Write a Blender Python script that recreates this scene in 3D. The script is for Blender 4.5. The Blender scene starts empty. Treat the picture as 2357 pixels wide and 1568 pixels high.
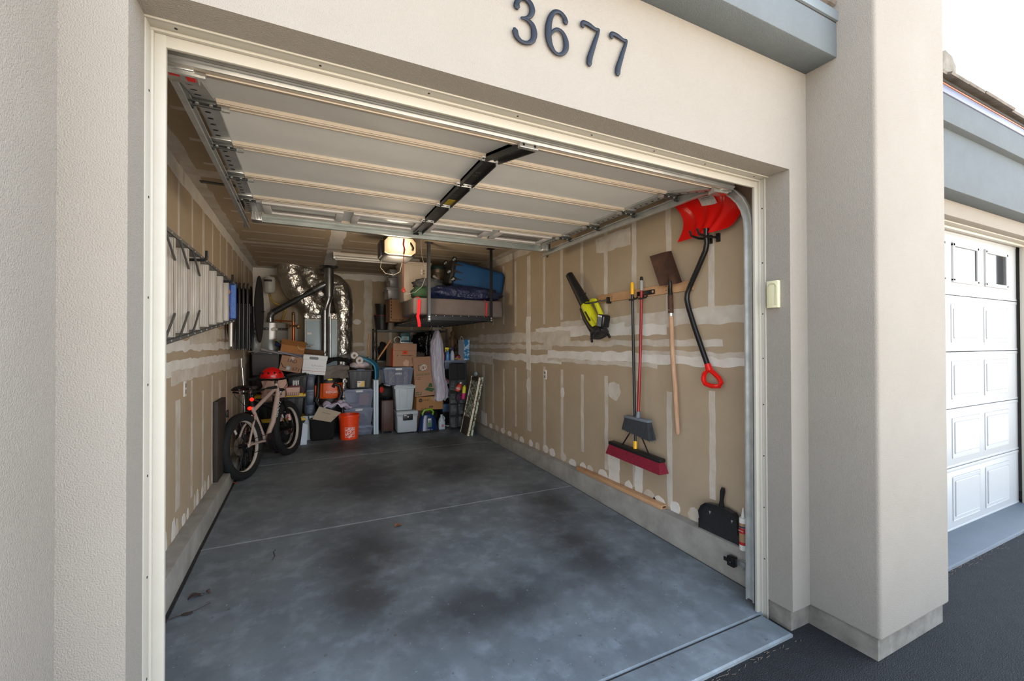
import bpy, bmesh, math, random
from mathutils import Vector, Matrix, Euler, noise
random.seed(7)
PI = math.pi
SC = bpy.context.scene
COL = SC.collection

# ------------------------------------------------------------------ camera
cam_d = bpy.data.cameras.new('camera'); cam_d.sensor_width = 36.0; cam_d.sensor_fit = 'HORIZONTAL'
cam_d.lens = 979.84 / 2357 * 36.0; cam_d.clip_start = 0.02
cam = bpy.data.objects.new('camera', cam_d); COL.objects.link(cam)
_y, _p, _r = (math.radians(a) for a in (25.6327, 0.4533, -0.1528))
_fw = Vector((math.sin(_y)*math.cos(_p), math.cos(_y)*math.cos(_p), math.sin(_p)))
_rt = Vector((math.cos(_y), -math.sin(_y), 0)); _up = _rt.cross(_fw)
_R = _rt*math.cos(_r) + _up*math.sin(_r); _U = -_rt*math.sin(_r) + _up*math.cos(_r)
cam.matrix_world = Matrix(((_R.x, _U.x, -_fw.x, 0.3822), (_R.y, _U.y, -_fw.y, -1.5787), (_R.z, _U.z, -_fw.z, 1.539), (0, 0, 0, 1)))
SC.camera = cam

# ------------------------------------------------------------------ sky and exposure
W = bpy.data.worlds.new('sky'); SC.world = W; W.use_nodes = True
nt = W.node_tree; nt.nodes.clear()
tc = nt.nodes.new('ShaderNodeTexCoord'); sep = nt.nodes.new('ShaderNodeSeparateXYZ')
rmp = nt.nodes.new('ShaderNodeValToRGB'); bg = nt.nodes.new('ShaderNodeBackground'); wo = nt.nodes.new('ShaderNodeOutputWorld')
mr = nt.nodes.new('ShaderNodeMapRange'); mr.inputs[1].default_value = -1; mr.inputs[2].default_value = 1
nt.links.new(tc.outputs['Generated'], sep.inputs[0]); nt.links.new(sep.outputs['Z'], mr.inputs[0])
nt.links.new(mr.outputs[0], rmp.inputs[0]); 
mx = nt.nodes.new('ShaderNodeMapRange'); mx.inputs[1].default_value = -1; mx.inputs[2].default_value = 1; mx.inputs[3].default_value = .66; mx.inputs[4].default_value = 1.18
nt.links.new(sep.outputs['X'], mx.inputs[0]); nt.links.new(mx.outputs[0], bg.inputs[1])      # the open side of the court is to the right
nt.links.new(rmp.outputs[0], bg.inputs[0]); nt.links.new(bg.outputs[0], wo.inputs[0])
el = rmp.color_ramp.elements
el[0].position = 0.0; el[0].color = (1.95, 1.42, 0.86, 1)
el[1].position = 0.485; el[1].color = (2.4, 2.2, 1.94, 1)
for pos, c in ((0.503, (2.3, 2.3, 2.28, 1)), (0.56, (2.0, 2.2, 2.42, 1)), (0.68, (0.95, 1.08, 1.26, 1)), (1.0, (0.50, 0.72, 1.06, 1))):
    e = el.new(pos); e.color = c
SC.view_settings.view_transform = 'Standard'; SC.view_settings.look = 'None'
SC.view_settings.gamma = 1.0; SC.view_settings.use_curve_mapping = False
SC.view_settings.exposure = 1.47
SC.cycles.use_denoising = True
SC.cycles.max_bounces = 8; SC.cycles.diffuse_bounces = 5; SC.cycles.transparent_max_bounces = 12
SC.cycles.sample_clamp_indirect = 6.0

# ------------------------------------------------------------------ materials
def lin(c):
    return tuple((x/255/12.92 if x/255 <= 0.04045 else ((x/255+0.055)/1.055)**2.4) for x in c)
MATS = {}
def mat(name, c, rough=.6, metal=0, var=0., vs=6., c2=None, bump=0., bs=60., bd=.004, alpha=1, emit=0, spec=.5, trans=0, coat=0, stretch=None, thr=None):
    """procedural surface: base colour varied by noise (towards c2), noise bump"""
    if name in MATS: return MATS[name]
    m = bpy.data.materials.new(name); m.use_nodes = True; MATS[name] = m
    t = m.node_tree; b = t.nodes['Principled BSDF']; L = t.links.new
    col = lin(c) + (1,)
    b.inputs['Base Color'].default_value = col; b.inputs['Roughness'].default_value = rough; b.inputs['Metallic'].default_value = metal
    b.inputs['Alpha'].default_value = alpha; b.inputs['Specular IOR Level'].default_value = spec
    b.inputs['Transmission Weight'].default_value = trans; b.inputs['Coat Weight'].default_value = coat
    if emit:
        b.inputs['Emission Color'].default_value = col; b.inputs['Emission Strength'].default_value = emit
    vec = None
    if var or bump:
        tcn = t.nodes.new('ShaderNodeTexCoord'); vec = tcn.outputs['Object']
        if stretch:
            mp = t.nodes.new('ShaderNodeMapping'); mp.inputs['Scale'].default_value = stretch; L(vec, mp.inputs[0]); vec = mp.outputs[0]
    if var:
        n = t.nodes.new('ShaderNodeTexNoise'); n.inputs['Scale'].default_value = vs; n.inputs['Detail'].default_value = 6; n.inputs['Roughness'].default_value = .62
        L(vec, n.inputs['Vector'])
        r = t.nodes.new('ShaderNodeMapRange'); lo, hi = thr or (.3, .7)
        r.inputs[1].default_value = lo; r.inputs[2].default_value = hi; L(n.outputs['Fac'], r.inputs[0])
        mx = t.nodes.new('ShaderNodeMix'); mx.data_type = 'RGBA'
        d = lin(c2) if c2 else tuple(x*(1-var) for x in col[:3])
        mx.inputs[6].default_value = col; mx.inputs[7].default_value = d + (1,)
        ml = t.nodes.new('ShaderNodeMath'); ml.operation = 'MULTIPLY'; ml.inputs[1].default_value = var if c2 else 1
        L(r.outputs[0], ml.inputs[0]); L(ml.outputs[0], mx.inputs[0]); L(mx.outputs[2], b.inputs['Base Color'])
    if bump:
        n2 = t.nodes.new('ShaderNodeTexNoise'); n2.inputs['Scale'].default_value = bs; n2.inputs['Detail'].default_value = 3
        L(vec, n2.inputs['Vector'])
        bp = t.nodes.new('ShaderNodeBump'); bp.inputs['Strength'].default_value = bump; bp.inputs['Distance'].default_value = bd
        L(n2.outputs['Fac'], bp.inputs['Height']); L(bp.outputs[0], b.inputs['Normal'])
    return m

# ------------------------------------------------------------------ mesh builder
class MB:
    """collects shapes and links them as ONE mesh object; T is the transform given to what is added next"""
    def __init__(s, T=None): s.v = []; s.f = []; s.m = []; s.T = T or Matrix()
    def add(s, vs, fs, k=0):
        o = len(s.v); s.v += [s.T @ Vector(v) for v in vs]; s.f += [[i+o for i in f] for f in fs]; s.m += [k]*len(fs); return s
    def box(s, x0, y0, z0, x1, y1, z1, k=0, b=0., seg=2, taper=0., R=None):
        bm = bmesh.new(); bmesh.ops.create_cube(bm, size=1)
        for v in bm.verts:
            q = 1 - taper if v.co.z < 0 else 1
            v.co = Vector((v.co.x*abs(x1-x0)*q, v.co.y*abs(y1-y0)*q, v.co.z*abs(z1-z0)))
        if b: bmesh.ops.bevel(bm, geom=bm.edges[:], offset=b, segments=seg, profile=.5, affect='EDGES')
        c = Vector(((x0+x1)/2, (y0+y1)/2, (z0+z1)/2)); bm.verts.index_update()
        s.add([c + (R @ v.co if R else v.co) for v in bm.verts], [[v.index for v in f.verts] for f in bm.faces], k); bm.free(); return s
    def rod(s, p, q, r, r2=None, n=10, k=0, caps=True):
        return s.tube([p, q], [r, r if r2 is None else r2], n, k, caps)
    def tube(s, pts, r, n=8, k=0, caps=True, closed=False, flat=None):
        P = [Vector(p) for p in pts]; m = len(P); rs = r if isinstance(r, (list, tuple)) else [r]*m
        tg = []
        for i in range(m):
            a = P[i-1] if (i or closed) else P[i]; b = P[(i+1) % m] if (i < m-1 or closed) else P[i]
            d = b - a; tg.append(d.normalized() if d.length else Vector((0, 0, 1)))
        up = Vector((0, 0, 1)) if abs(tg[0].z) < .9 else Vector((1, 0, 0))
        if flat: up = Vector(flat[1])
        N = (up - tg[0]*up.dot(tg[0])).normalized(); vs = []; fs = []
        for i in range(m):
            N = (N - tg[i]*N.dot(tg[i]))
            N = N.normalized() if N.length > 1e-6 else tg[i].orthogonal().normalized()
            B = tg[i].cross(N); w = flat[0] if flat else 1
            for j in range(n):
                a = 2*PI*j/n; vs.append(P[i] + (N*math.cos(a)*w + B*math.sin(a))*rs[i])
        for i in range(m if closed else m-1):
            for j in range(n):
                a, b = i*n+j, i*n+(j+1) % n; c, d = ((i+1) % m)*n+(j+1) % n, ((i+1) % m)*n+j; fs.append([a, b, c, d])
        if caps and not closed: fs.append(list(range(n))[::-1]); fs.append(list(range((m-1)*n, m*n)))
        return s.add(vs, fs, k)
    def lathe(s, prof, n=24, k=0, M=None, close=True):
        M = M or Matrix(); vs = []; fs = []
        for r, z in prof:
            for j in range(n):
                a = 2*PI*j/n; vs.append(M @ Vector((r*math.cos(a), r*math.sin(a), z)))
        for i in range(len(prof)-1):
            for j in range(n): fs.append([i*n+j, i*n+(j+1) % n, (i+1)*n+(j+1) % n, (i+1)*n+j])
        if close: fs.append(list(range(n))[::-1]); fs.append(list(range((len(prof)-1)*n, len(prof)*n)))
        return s.add(vs, fs, k)
    def prism(s, poly, d, k=0, M=None):
        """polygon in the local xy plane pushed along z from 0 to d"""
        M = M or Matrix(); n = len(poly); vs = [M @ Vector((x, y, z)) for z in (0, d) for x, y in poly]
        fs = [list(range(n))[::-1], list(range(n, 2*n))] + [[i, (i+1) % n, n+(i+1) % n, n+i] for i in range(n)]
        return s.add(vs, fs, k)
    def grid(s, fn, nu, nv, k=0, th=0.):
        vs = [Vector(fn(i/nu, j/nv)) for i in range(nu+1) for j in range(nv+1)]
        q = [[i*(nv+1)+j, (i+1)*(nv+1)+j, (i+1)*(nv+1)+j+1, i*(nv+1)+j+1] for i in range(nu) for j in range(nv)]
        if not th: return s.add(vs, q, k)
        nr = [Vector() for _ in vs]
        for f in q:
            a = (vs[f[1]]-vs[f[0]]).cross(vs[f[3]]-vs[f[0]])
            for i in f: nr[i] += a
        o = len(vs); vs2 = [v + (n.normalized()*th if n.length else n) for v, n in zip(vs, nr)]
        rim = [i*(nv+1) for i in range(nu+1)] + [nu*(nv+1)+j for j in range(1, nv+1)] + [i*(nv+1)+nv for i in range(nu-1, -1, -1)] + [j for j in range(nv-1, 0, -1)]
        fs = [f[::-1] for f in q] + [[i+o for i in f] for f in q]
        fs += [[rim[i], rim[(i+1) % len(rim)], rim[(i+1) % len(rim)]+o, rim[i]+o] for i in range(len(rim))]
        return s.add(vs+vs2, fs, k)
    def blob(s, c, rad, amp=.1, fr=3., n=20, k=0, seed=0., sq=1.):
        c = Vector(c); vs = []; fs = []; h = n//2
        for i in range(h+1):
            for j in range(n):
                t, a = PI*i/h, 2*PI*j/n
                e = lambda x: math.copysign(abs(x)**sq, x)
                d = Vector((e(math.sin(t))*e(math.cos(a)), e(math.sin(t))*e(math.sin(a)), e(math.cos(t))))
                q = 1 + amp*noise.fractal(d*fr + Vector((seed, seed*1.7, 0)), 1, 2, 3)
                vs.append(c + Vector((d.x*rad[0], d.y*rad[1], d.z*rad[2]))*q)
        for i in range(h):
            for j in range(n): fs.append([i*n+j, (i+1)*n+j, (i+1)*n+(j+1) % n, i*n+(j+1) % n])
        return s.add(vs, fs, k)
    def text(s, body, size, M, k=0, ext=.0006, sx=1.):
        """lettering standing in the local xy plane of M, centred"""
        cu = bpy.data.curves.new('t', 'FONT'); cu.body = body; cu.size = size; cu.align_x = 'CENTER'; cu.align_y = 'CENTER'; cu.extrude = ext; cu.resolution_u = 3
        o = bpy.data.objects.new('t', cu); COL.objects.link(o); dg = bpy.context.evaluated_depsgraph_get(); dg.update()
        me = bpy.data.meshes.new_from_object(o.evaluated_get(dg))
        s.add([M @ Vector((v.co.x*sx, v.co.y, v.co.z)) for v in me.vertices], [list(p.vertices) for p in me.polygons], k)
        bpy.data.objects.remove(o); bpy.data.curves.remove(cu); bpy.data.meshes.remove(me); return s
    def build(s, name, mats, parent=None, ang=35):
        me = bpy.data.meshes.new(name); me.from_pydata([tuple(v) for v in s.v], [], s.f)
        for m in (mats if isinstance(mats, (list, tuple)) else [mats]): me.materials.append(m)
        me.polygons.foreach_set('material_index', s.m)
        bm = bmesh.new(); bm.from_mesh(me); bmesh.ops.recalc_face_normals(bm, faces=bm.faces); bm.to_mesh(me); bm.free()
        me.polygons.foreach_set('use_smooth', [True]*len(me.polygons)); me.set_sharp_from_angle(angle=math.radians(ang)); me.update()
        o = bpy.data.objects.new(name, me); COL.objects.link(o)
        if parent: o.parent = parent
        return o

def ticks(m, x0, x1, y, z, h, k, n=14, seed=1):
    """a row of print too small to read"""
    rr_ = random.Random(seed); w = (x1-x0)/n
    for i in range(n):
        if rr_.random() < .85: m.box(x0+w*i, y-.0012, z, x0+w*(i+rr_.uniform(.5, .85)), y+.0008, z+h*rr_.uniform(.7, 1), k)

def front(x, y, z, roll=0.):      # frame of a label on a face that looks towards the drive (-Y)
    return Matrix.Translation((x, y, z)) @ Matrix.Rotation(PI/2, 4, 'X') @ Matrix.Rotation(roll, 4, 'Z')
def place(o, loc=(0, 0, 0), rot=(0, 0, 0)):
    o.location = loc; o.rotation_euler = Euler(rot); return o
def tag(o, label=None, cat=None, group=None, kind=None):
    for k, v in (('label', label), ('category', cat), ('group', group), ('kind', kind)):
        if v: o[k] = v
    return o
def thing(name, label, cat, loc=(0, 0, 0), rot=(0, 0, 0), group=None):
    o = bpy.data.objects.new(name, None); COL.objects.link(o); o.empty_display_size = .05
    return tag(place(o, loc, rot), label, cat, group)
def solo(name, label, cat, mb, mats, loc=(0, 0, 0), rot=(0, 0, 0), group=None, ang=35):
    return tag(place(mb.build(name, mats, None, ang), loc, rot), label, cat, group)
def struct(name, mb, mats):
    return tag(mb.build(name, mats), kind='structure')
def dup(root, loc, rot=None, label=None, group=None):
    r = root.copy(); COL.objects.link(r); r.location = loc
    if rot: r.rotation_euler = Euler(rot)
    tag(r, label, None, group)
    for ch in list(root.children):
        c = ch.copy(); COL.objects.link(c); c.parent = r
        for g in ch.children:
            d = g.copy(); COL.objects.link(d); d.parent = c
    return r
def rough_poly(y0, z0, y1, z1, amp, n=14, seed=0):
    """ragged outline of a brushed patch of joint compound, in (u, v)"""
    out = []; k = 0
    for (a, b, c, d) in ((y0, z0, y1, z0), (y1, z0, y1, z1), (y1, z1, y0, z1), (y0, z1, y0, z0)):
        m = max(2, int(n*max(abs(c-a), abs(d-b)) / max(abs(y1-y0), abs(z1-z0))))
        for i in range(m):
            t = i/m; p = Vector((a+(c-a)*t, b+(d-b)*t, seed)); q = noise.noise_vector(p*7)
            q2 = noise.noise_vector(p*25)
            out.append((p.x + (q.x + .22*q2.x)*amp, p.y + (q.y + .22*q2.y)*amp)); k += 1
    return out
# ================================================================== the setting
XL, XR, YB, ZC = -.449, 3.012, 6.704, 2.835
SLOPE = .0135
fz = lambda y: SLOPE*y if y > 2.24 else max(-.037 + .0300*y, -.037)
stucco = mat('stucco', (139, 135, 128), .9, var=.5, vs=3, c2=(132, 127, 119), bump=.85, bs=260, bd=.004, spec=.2)
found = mat('foundation_concrete', (118, 114, 106), .9, var=.8, vs=9, c2=(72, 69, 64), bump=.4, bs=60)
paper = mat('drywall_paper', (176, 159, 136), .9, var=.7, vs=2.2, c2=(163, 145, 121), spec=.2, bump=.1, bs=30)
mud = mat('joint_compound', (222, 219, 214), .9, var=.8, vs=7, c2=(203, 195, 183), spec=.2, bump=.15, bs=25)
mudthin = mat('joint_compound_thin', (208, 202, 193), .9, var=1., vs=6, c2=(184, 172, 154), spec=.2, bump=.1, bs=25)
vinyl = mat('cream_vinyl_trim', (166, 163, 154), .5, var=.3, vs=8, c2=(156, 151, 138))
dark = mat('dark_hole', (22, 20, 18), .8)
blue_grey = mat('blue_grey_stucco', (98, 106, 111), .9, var=.4, vs=5, c2=(86, 93, 97), bump=.8, bs=260, bd=.0035, spec=.2)

# asphalt drive
asph = mat('asphalt', (25, 28, 33), .8, var=.9, vs=14, c2=(11, 12, 15), bump=1., bs=170, bd=.012)
m = MB(); m.box(-9, -2.6, -.4, 16, 8, -.058); struct('ground', m, asph)

# concrete slab: three pours with tooled joints between
def concrete():
    m_ = mat('slab_concrete', (128, 137, 148), .55, bump=.12, bs=40, bd=.003, spec=.4)
    t = m_.node_tree; b = t.nodes['Principled BSDF']; L = t.links.new; N = t.nodes.new
    tcn = N('ShaderNodeTexCoord'); V = tcn.outputs['Object']
    def nz(scale, det, lo, hi):
        n = N('ShaderNodeTexNoise'); n.inputs['Scale'].default_value = scale; n.inputs['Detail'].default_value = det; n.inputs['Roughness'].default_value = .6; L(V, n.inputs['Vector'])
        r = N('ShaderNodeMapRange'); r.inputs[1].default_value = lo; r.inputs[2].default_value = hi; L(n.outputs['Fac'], r.inputs[0]); return r.outputs[0]
    def mix(f, a, c):
        x = N('ShaderNodeMix'); x.data_type = 'RGBA'; L(f, x.inputs[0])
        if isinstance(a, tuple): x.inputs[6].default_value = lin(a)+(1,)
        else: L(a, x.inputs[6])
        x.inputs[7].default_value = lin(c)+(1,); return x.outputs[2]
    def mth(op, a, c):
        x = N('ShaderNodeMath'); x.operation = op
        for i, q in enumerate((a, c)):
            if isinstance(q, (int, float)): x.inputs[i].default_value = q
            else: L(q, x.inputs[i])
        x.use_clamp = True; return x.outputs[0]
    def spot(cx, cy, rx, ry):
        mp = N('ShaderNodeMapping'); mp.vector_type = 'TEXTURE'; mp.inputs['Location'].default_value = (cx, cy, 0); mp.inputs['Scale'].default_value = (rx, ry, 1e3); L(V, mp.inputs[0])
        ln = N('ShaderNodeVectorMath'); ln.operation = 'LENGTH'; L(mp.outputs[0], ln.inputs[0])
        r = N('ShaderNodeMapRange'); r.interpolation_type = 'SMOOTHSTEP'; r.inputs[1].default_value = 1.0; r.inputs[2].default_value = .15; L(ln.outputs['Value'], r.inputs[0]); return r.outputs[0]
    base = mix(nz(1.6, 6, .35, .7), (94, 102, 108), (120, 127, 131))
    stain = None                                          # tyre tracks and drips where the car stands
    for q in ((.78, 1.65, .50, 1.0), (.70, 1.2, .35, .5), (1.35, .80, .85, .42), (2.2, 1.15, .42, 1.0), (2.45, 2.0, .35, .8), (1.9, 3.4, .9, .9), (1.0, 3.3, .8, 1.1), (2.2, 4.6, .5, .8), (.8, 5.0, .9, .5)):
        s_ = spot(*q); stain = s_ if stain is None else mth('MAXIMUM', stain, s_)
    base = mix(mth('MULTIPLY', nz(7, 7, .48, .72), .45), base, (150, 160, 168)); base = mix(mth('MULTIPLY', nz(4.3, 8, .50, .70), .5), base, (84, 88, 92))
    stain = mth('MULTIPLY', stain, mth('ADD', nz(2.6, 7, .28, .62), .3))
    c1 = mix(mth('MULTIPLY', stain, .82), base, (50, 51, 54))
    sp = mth('MULTIPLY', nz(55, 2, .71, .76), .4)
    c2_ = mix(sp, c1, (196, 200, 204))
    sp2 = mth('MULTIPLY', nz(23, 3, .66, .74), .6)
    L(mix(sp2, c2_, (70, 62, 56)), b.inputs['Base Color'])
    return m_
slab = concrete(); joint = mat('joint_dust', (176, 178, 178), .9, var=.6, vs=20, c2=(120, 122, 124))
gap = mat('expansion_gap', (38, 36, 35), .95, var=.6, vs=30, c2=(70, 66, 62))
m = MB()
def pour(x0, x1, y0, y1, e=.007):
    m.add([(x0, y0, fz(y0)-.3), (x1, y0, fz(y0)-.3), (x1, y1, fz(y1)-.3), (x0, y1, fz(y1)-.3), (x0, y0, fz(y0)-e), (x1, y0, fz(y0)-e), (x1, y1, fz(y1)-e), (x0, y1, fz(y1)-e),
           (x0+e, y0+e, fz(y0)), (x1-e, y0+e, fz(y0)), (x1-e, y1-e, fz(y1)), (x0+e, y1-e, fz(y1))],
          [[0, 1, 5, 4], [1, 2, 6, 5], [2, 3, 7, 6], [3, 0, 4, 7], [4, 5, 9, 8], [5, 6, 10, 9], [6, 7, 11, 10], [7, 4, 8, 11], [8, 9, 10, 11], [0, 3, 2, 1]])
for x0, x1, y0, y1 in ((-.03, 2.758, -.142, .036), (-.325, 2.915, .046, 2.236), (-.325, 2.915, 2.242, 4.435), (-.325, 2.915, 4.441, 6.70)): pour(x0, x1, y0, y1)
for y in (2.239, 4.438): m.box(-.325, y-.006, 0, 2.915, y+.006, fz(y)-.0025, 1)
m.box(-.03, .03, -.2, 2.758, .05, -.045, 2)
for x0, x1 in ((-.348, -.325), (2.913, 2.93)):
    m.add([(x0, .05, fz(.05)-.008), (x1, .05, fz(.05)-.008), (x1, 2.25, fz(2.25)-.008), (x0, 2.25, fz(2.25)-.008), (x1, 6.7, fz(6.7)-.012), (x0, 6.7, fz(6.7)-.012)], [[0, 1, 2, 3], [3, 2, 4, 5]], 2)
struct('floor', m, [slab, joint, gap])

# stem-wall curbs
curbm = mat('curb_concrete', (158, 154, 146), .9, var=.8, vs=5, c2=(118, 114, 108), bump=.4, bs=55, bd=.005)
m = MB(); m.box(XL-.1, .05, -.2, -.346, YB, .2, 0, .01); struct('trim_1', m, curbm)
m = MB(); m.box(2.928, .05, -.2, XR+.1, YB, .2, 0, .01)
m.box(2.9265, 1.99, -.1, 2.9285, 2.0, .198); struct('trim_2', m, curbm)

# drywall rooms: paper faces with the brushed-on joint compound
def mudded(name, corner, mapf, strips, bands, blobs, hexa, th=.0012):
    m = MB(); m.box(*hexa)
    def patch(poly, k, d):
        n = len(poly); c = [mapf(u, v, d) for u, v in poly]; b = [mapf(u, v, 0) for u, v in poly]
        m.add(c+b, [list(range(n))] + [[i, (i+1) % n, n+(i+1) % n, n+i] for i in range(n)], k)
    for i, (u, w, v0, v1) in enumerate(strips):
        patch(rough_poly(u-w/2, min(v0, v1), u+w/2, max(v0, v1), .007, 26, i*3.1), 2, th*.55)
    for i, (u0, v0, u1, v1, k) in enumerate(bands):
        patch(rough_poly(u0, v0, u1, v1, .022 if corner else .016, 60, 40+i*2.3), k, th*(1+.07*i))
    for i, (u, v, w, h) in enumerate(blobs):
        patch([(u + w/2*math.cos(a)*(1+.25*noise.noise((u*9, v, a*2))), v + h/2*math.sin(a)*(1+.3*noise.noise((u*5, a*2, i)))) for a in [2*PI*j/16 for j in range(16)]], 1+(i % 3 == 0), th*1.5)
    struct(name, m, [paper, mud, mudthin])
rs = random.Random(3)
strips = []
for k in range(16):
    y = .57 + .402*k
    if y > 6.6: break
    w = .05 + .008*rs.random()
    joint_y = abs(y-3.4) < .1 or abs(y-5.0) < .1
    strips.append((y, .10 if joint_y else w, 1.79+rs.uniform(-.03, .05), 2.70 if y > .7 else 2.34))
    strips.append((y, .11 if joint_y else w, .30+rs.uniform(-.09, .12) if y > .6 else .415, 1.2+rs.uniform(-.05, .07)))
bands = [(.3, 1.68, 2.6, 1.79, 2), (1.0, 1.62, 3.2, 1.735, 1), (.3, 1.70, 1.5, 1.80, 2), (.47, 1.515, 3.0, 1.57, 2), (2.4, 1.56, 5.2, 1.69, 2), (2.8, 1.47, 6.4, 1.53, 2),
         (.3, 1.372, 2.9, 1.462, 1), (2.6, 1.30, 6.5, 1.40, 1), (1.1, 1.33, 2.9, 1.37, 2), (3.0, 1.60, 6.3, 1.655, 2), (.3, 1.44, 1.3, 1.475, 2), (4.6, 1.22, 6.5, 1.34, 2),
         (.2, 2.74, 6.7, 2.835, 2), (1.59, .21, 1.75, .5, 1), (1.28, .22, 1.37, .6, 1), (1.3, 1.2, 1.37, 1.36, 2), (4.86, .2, 5.1, .42, 1), (3.34, 1.2, 3.46, 1.9, 1), (1.42, 2.44, 1.93, 2.6, 2)]
blobs = [(y+rs.uniform(-.03, .03), .225+rs.uniform(0, .025), .10+rs.uniform(0, .05), .07+rs.uniform(0, .05)) for y in [.73, .913, 1.061, 1.221, 1.487, 1.839, 2.017, 2.196, 2.388, 2.53, 2.8, 2.95, 3.15, 3.34, 3.6, 3.8, 4.0, 4.25, 4.45, 4.7, 4.9]]
blobs += [(1.66, 1.09, .19, .17), (2.57, .98, .08, .12), (3.4, .99, .12, .2)]
mudded('wall_right', True, lambda u, v, d: (XR-d, u, v), strips, bands, blobs, (XR, .1, 0, XR+.14, YB, ZC))
strips = []
for k in range(15):
    y = .58 + .4*k
    strips.append((y, .055 if k % 3 else .085, 1.80+rs.uniform(-.05, .06), 2.72))
    strips.append((y, .06 if k % 4 else .12, .3+rs.uniform(-.1, .1), 1.22+rs.uniform(-.1, .05)))
bands = [(.2, 1.60, 5.8, 1.70, 2), (1.0, 1.49, 5.5, 1.57, 1), (.2, 1.33, 4.4, 1.43, 1), (2.0, 1.26, 6.2, 1.36, 2), (.2, 2.72, 6.7, 2.835, 1), (5.55, .2, 5.75, 2.8, 2), (2.5, 1.55, 3.6, 1.62, 2)]
blobs = [(.4+.15*i+rs.uniform(-.04, .04), .225+rs.uniform(0, .02), .05+rs.uniform(0, .06), .10+rs.uniform(0, .14)) for i in range(28)]
mudded('wall_left', True, lambda u, v, d: (XL+d, u, v), strips, bands, blobs, (XL-.14, .1, 0, XL, YB, ZC))
strips = [(x, .05, .3, 2.3) for x in (.2, .6, 1.0, 1.8, 2.2)]
bands = [(XL, 2.72, XR, 2.83, 1), (1.32, .3, 1.46, 2.75, 2), (XL, 1.28, XR, 1.42, 2), (XL, 1.5, XR, 1.56, 2), (2.62, 1.5, 2.78, 1.9, 1), (XL, .2, -.2, 2.75, 1)]
mudded('wall_back', True, lambda u, v, d: (u, YB-d, v), strips, bands, [(1.1, 2.2, .1, .25), (1.2, 1.95, .14, .1)], (XL-.14, YB, 0, XR+.14, YB+.14, ZC))
strips = [(y, .035, x0, x1) for y in [.9+.4*k for k in range(15)] for x0, x1 in ((-.29, .57), (.85, 1.6), (1.75, 2.8))]
mudded('ceiling', True, lambda u, v, d: (v, u, ZC-d), strips, [(.2, XL, 6.7, XL+.09, 2), (.2, XR-.11, 6.7, XR, 2), (.2, .62, 6.7, .79, 1), (6.55, XL, 6.7, XR, 1), (2.25, XL, 2.4, XR, 2), (4.65, XL, 4.75, 2.9, 2)], [], (XL-.14, .0, ZC, XR+.14, YB+.14, ZC+.16))

# ---- front of the house
def front_poly(m, x0, x1, z0, z1, y0=-.123, y1=.1, b=.012): m.box(x0, y0, z0, x1, y1, z1, 0, b, 3)
m = MB()
m.prism([(-.5, .056), (-.049, .056), (-.049, 2.5034), (2.79, 2.5034), (2.79, .056), (3.2, .056), (3.2, 4.6), (-.5, 4.6)], .223, 0, Matrix.Translation((0, .1, 0)) @ Matrix.Rotation(PI/2, 4, 'X'))
struct('wall_front', m, stucco)
def pier(name, x0, x1, y0, y1, xa, xb, ya):
    m = MB(); m.box(x0, y0, .05, x1, y1, 4.6, 0, .018, 3); m.box(xa, ya, -.2, xb, y1, .06, 1, .004)
    return struct(name, m, [stucco, found])
pier('pillar_1', 2.947, 3.694, -.4546, .1, 2.96, 3.66, -.437)
pier('pillar_2', -.95, -.187, -.4546, .1, -.94, -.2, -.437)
m = MB(); m.box(-.5, -.108, -.2, -.06, .09, .06, 0, .004); m.box(2.80, -.108, -.2, 3.2, .09, .06, 0, .004); struct('baseboard_front', m, found)
# white stop moulding round the opening: flange nailed to the reveal, stop standing in front of the track
def stop(m, a, b, fl, st):
    pass
m = MB()
m.box(-.0495, .0565, -.1, -.012, .074, 2.503, 0, .003); m.box(-.0495, .0, -.1, -.0465, .06, 2.503, 0, .001); m.box(-.049, .044, -.1, -.040, .06, 2.50, 0, .003)
m.box(-.049, .0585, 2.457, 2.79, .073, 2.5025, 0, .003); m.box(-.049, -.004, 2.500, 2.79, .06, 2.5045, 0, .001); m.box(-.049, .042, 2.492, 2.79, .06, 2.502, 0, .003); m.box(-.049, -.006, 2.498, 2.79, .002, 2.5045, 0, .001)
m.box(2.755, .0565, -.1, 2.7905, .074, 2.503, 0, .003); m.box(2.7875, .016, -.1, 2.7905, .06, 2.503, 0, .001); m.box(2.782, .044, -.1, 2.79, .06, 2.50, 0, .003); m.box(2.784, .014, -.1, 2.7905, .022, 2.503, 0, .001)
for z in (.25, .55, .85, 1.15, 1.42, 1.68, 1.98, 2.3): m.rod((-.0468, .032, z), (-.0458, .032, z), .004, k=1); m.rod((2.788, .034, z+.03), (2.7868, .034, z+.03), .004, k=1)
for x in (.02, .42, .80, 1.18, 1.56, 1.94, 2.3, 2.7): m.rod((x, .022, 2.501), (x, .022, 2.4992), .0045, k=1)
struct('trim_3', m, [vinyl, dark])
# blue-grey stucco band over the opening
m = MB(); m.box(-.3, -.283, 3.075, 2.95, -.1, 3.262, 0, .006, 2); m.box(-.3, -.292, 3.268, 2.95, -.1, 3.322, 1, .003); m.box(-.3, -.28, 3.255, 2.95, -.1, 3.27, 2)
struct('trim_4', m, [blue_grey, mat('fascia_metal', (108, 119, 127), .4, var=.3, vs=6, c2=(95, 105, 113)), dark])
tile = mat('roof_tile', (142, 112, 92), .85, var=.9, vs=9, c2=(92, 80, 72), bump=.5, bs=40)
tile_g = mat('weathered_roof_tile', (112, 106, 100), .9, var=.9, vs=9, c2=(70, 64, 60), bump=.5, bs=40)
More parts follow.
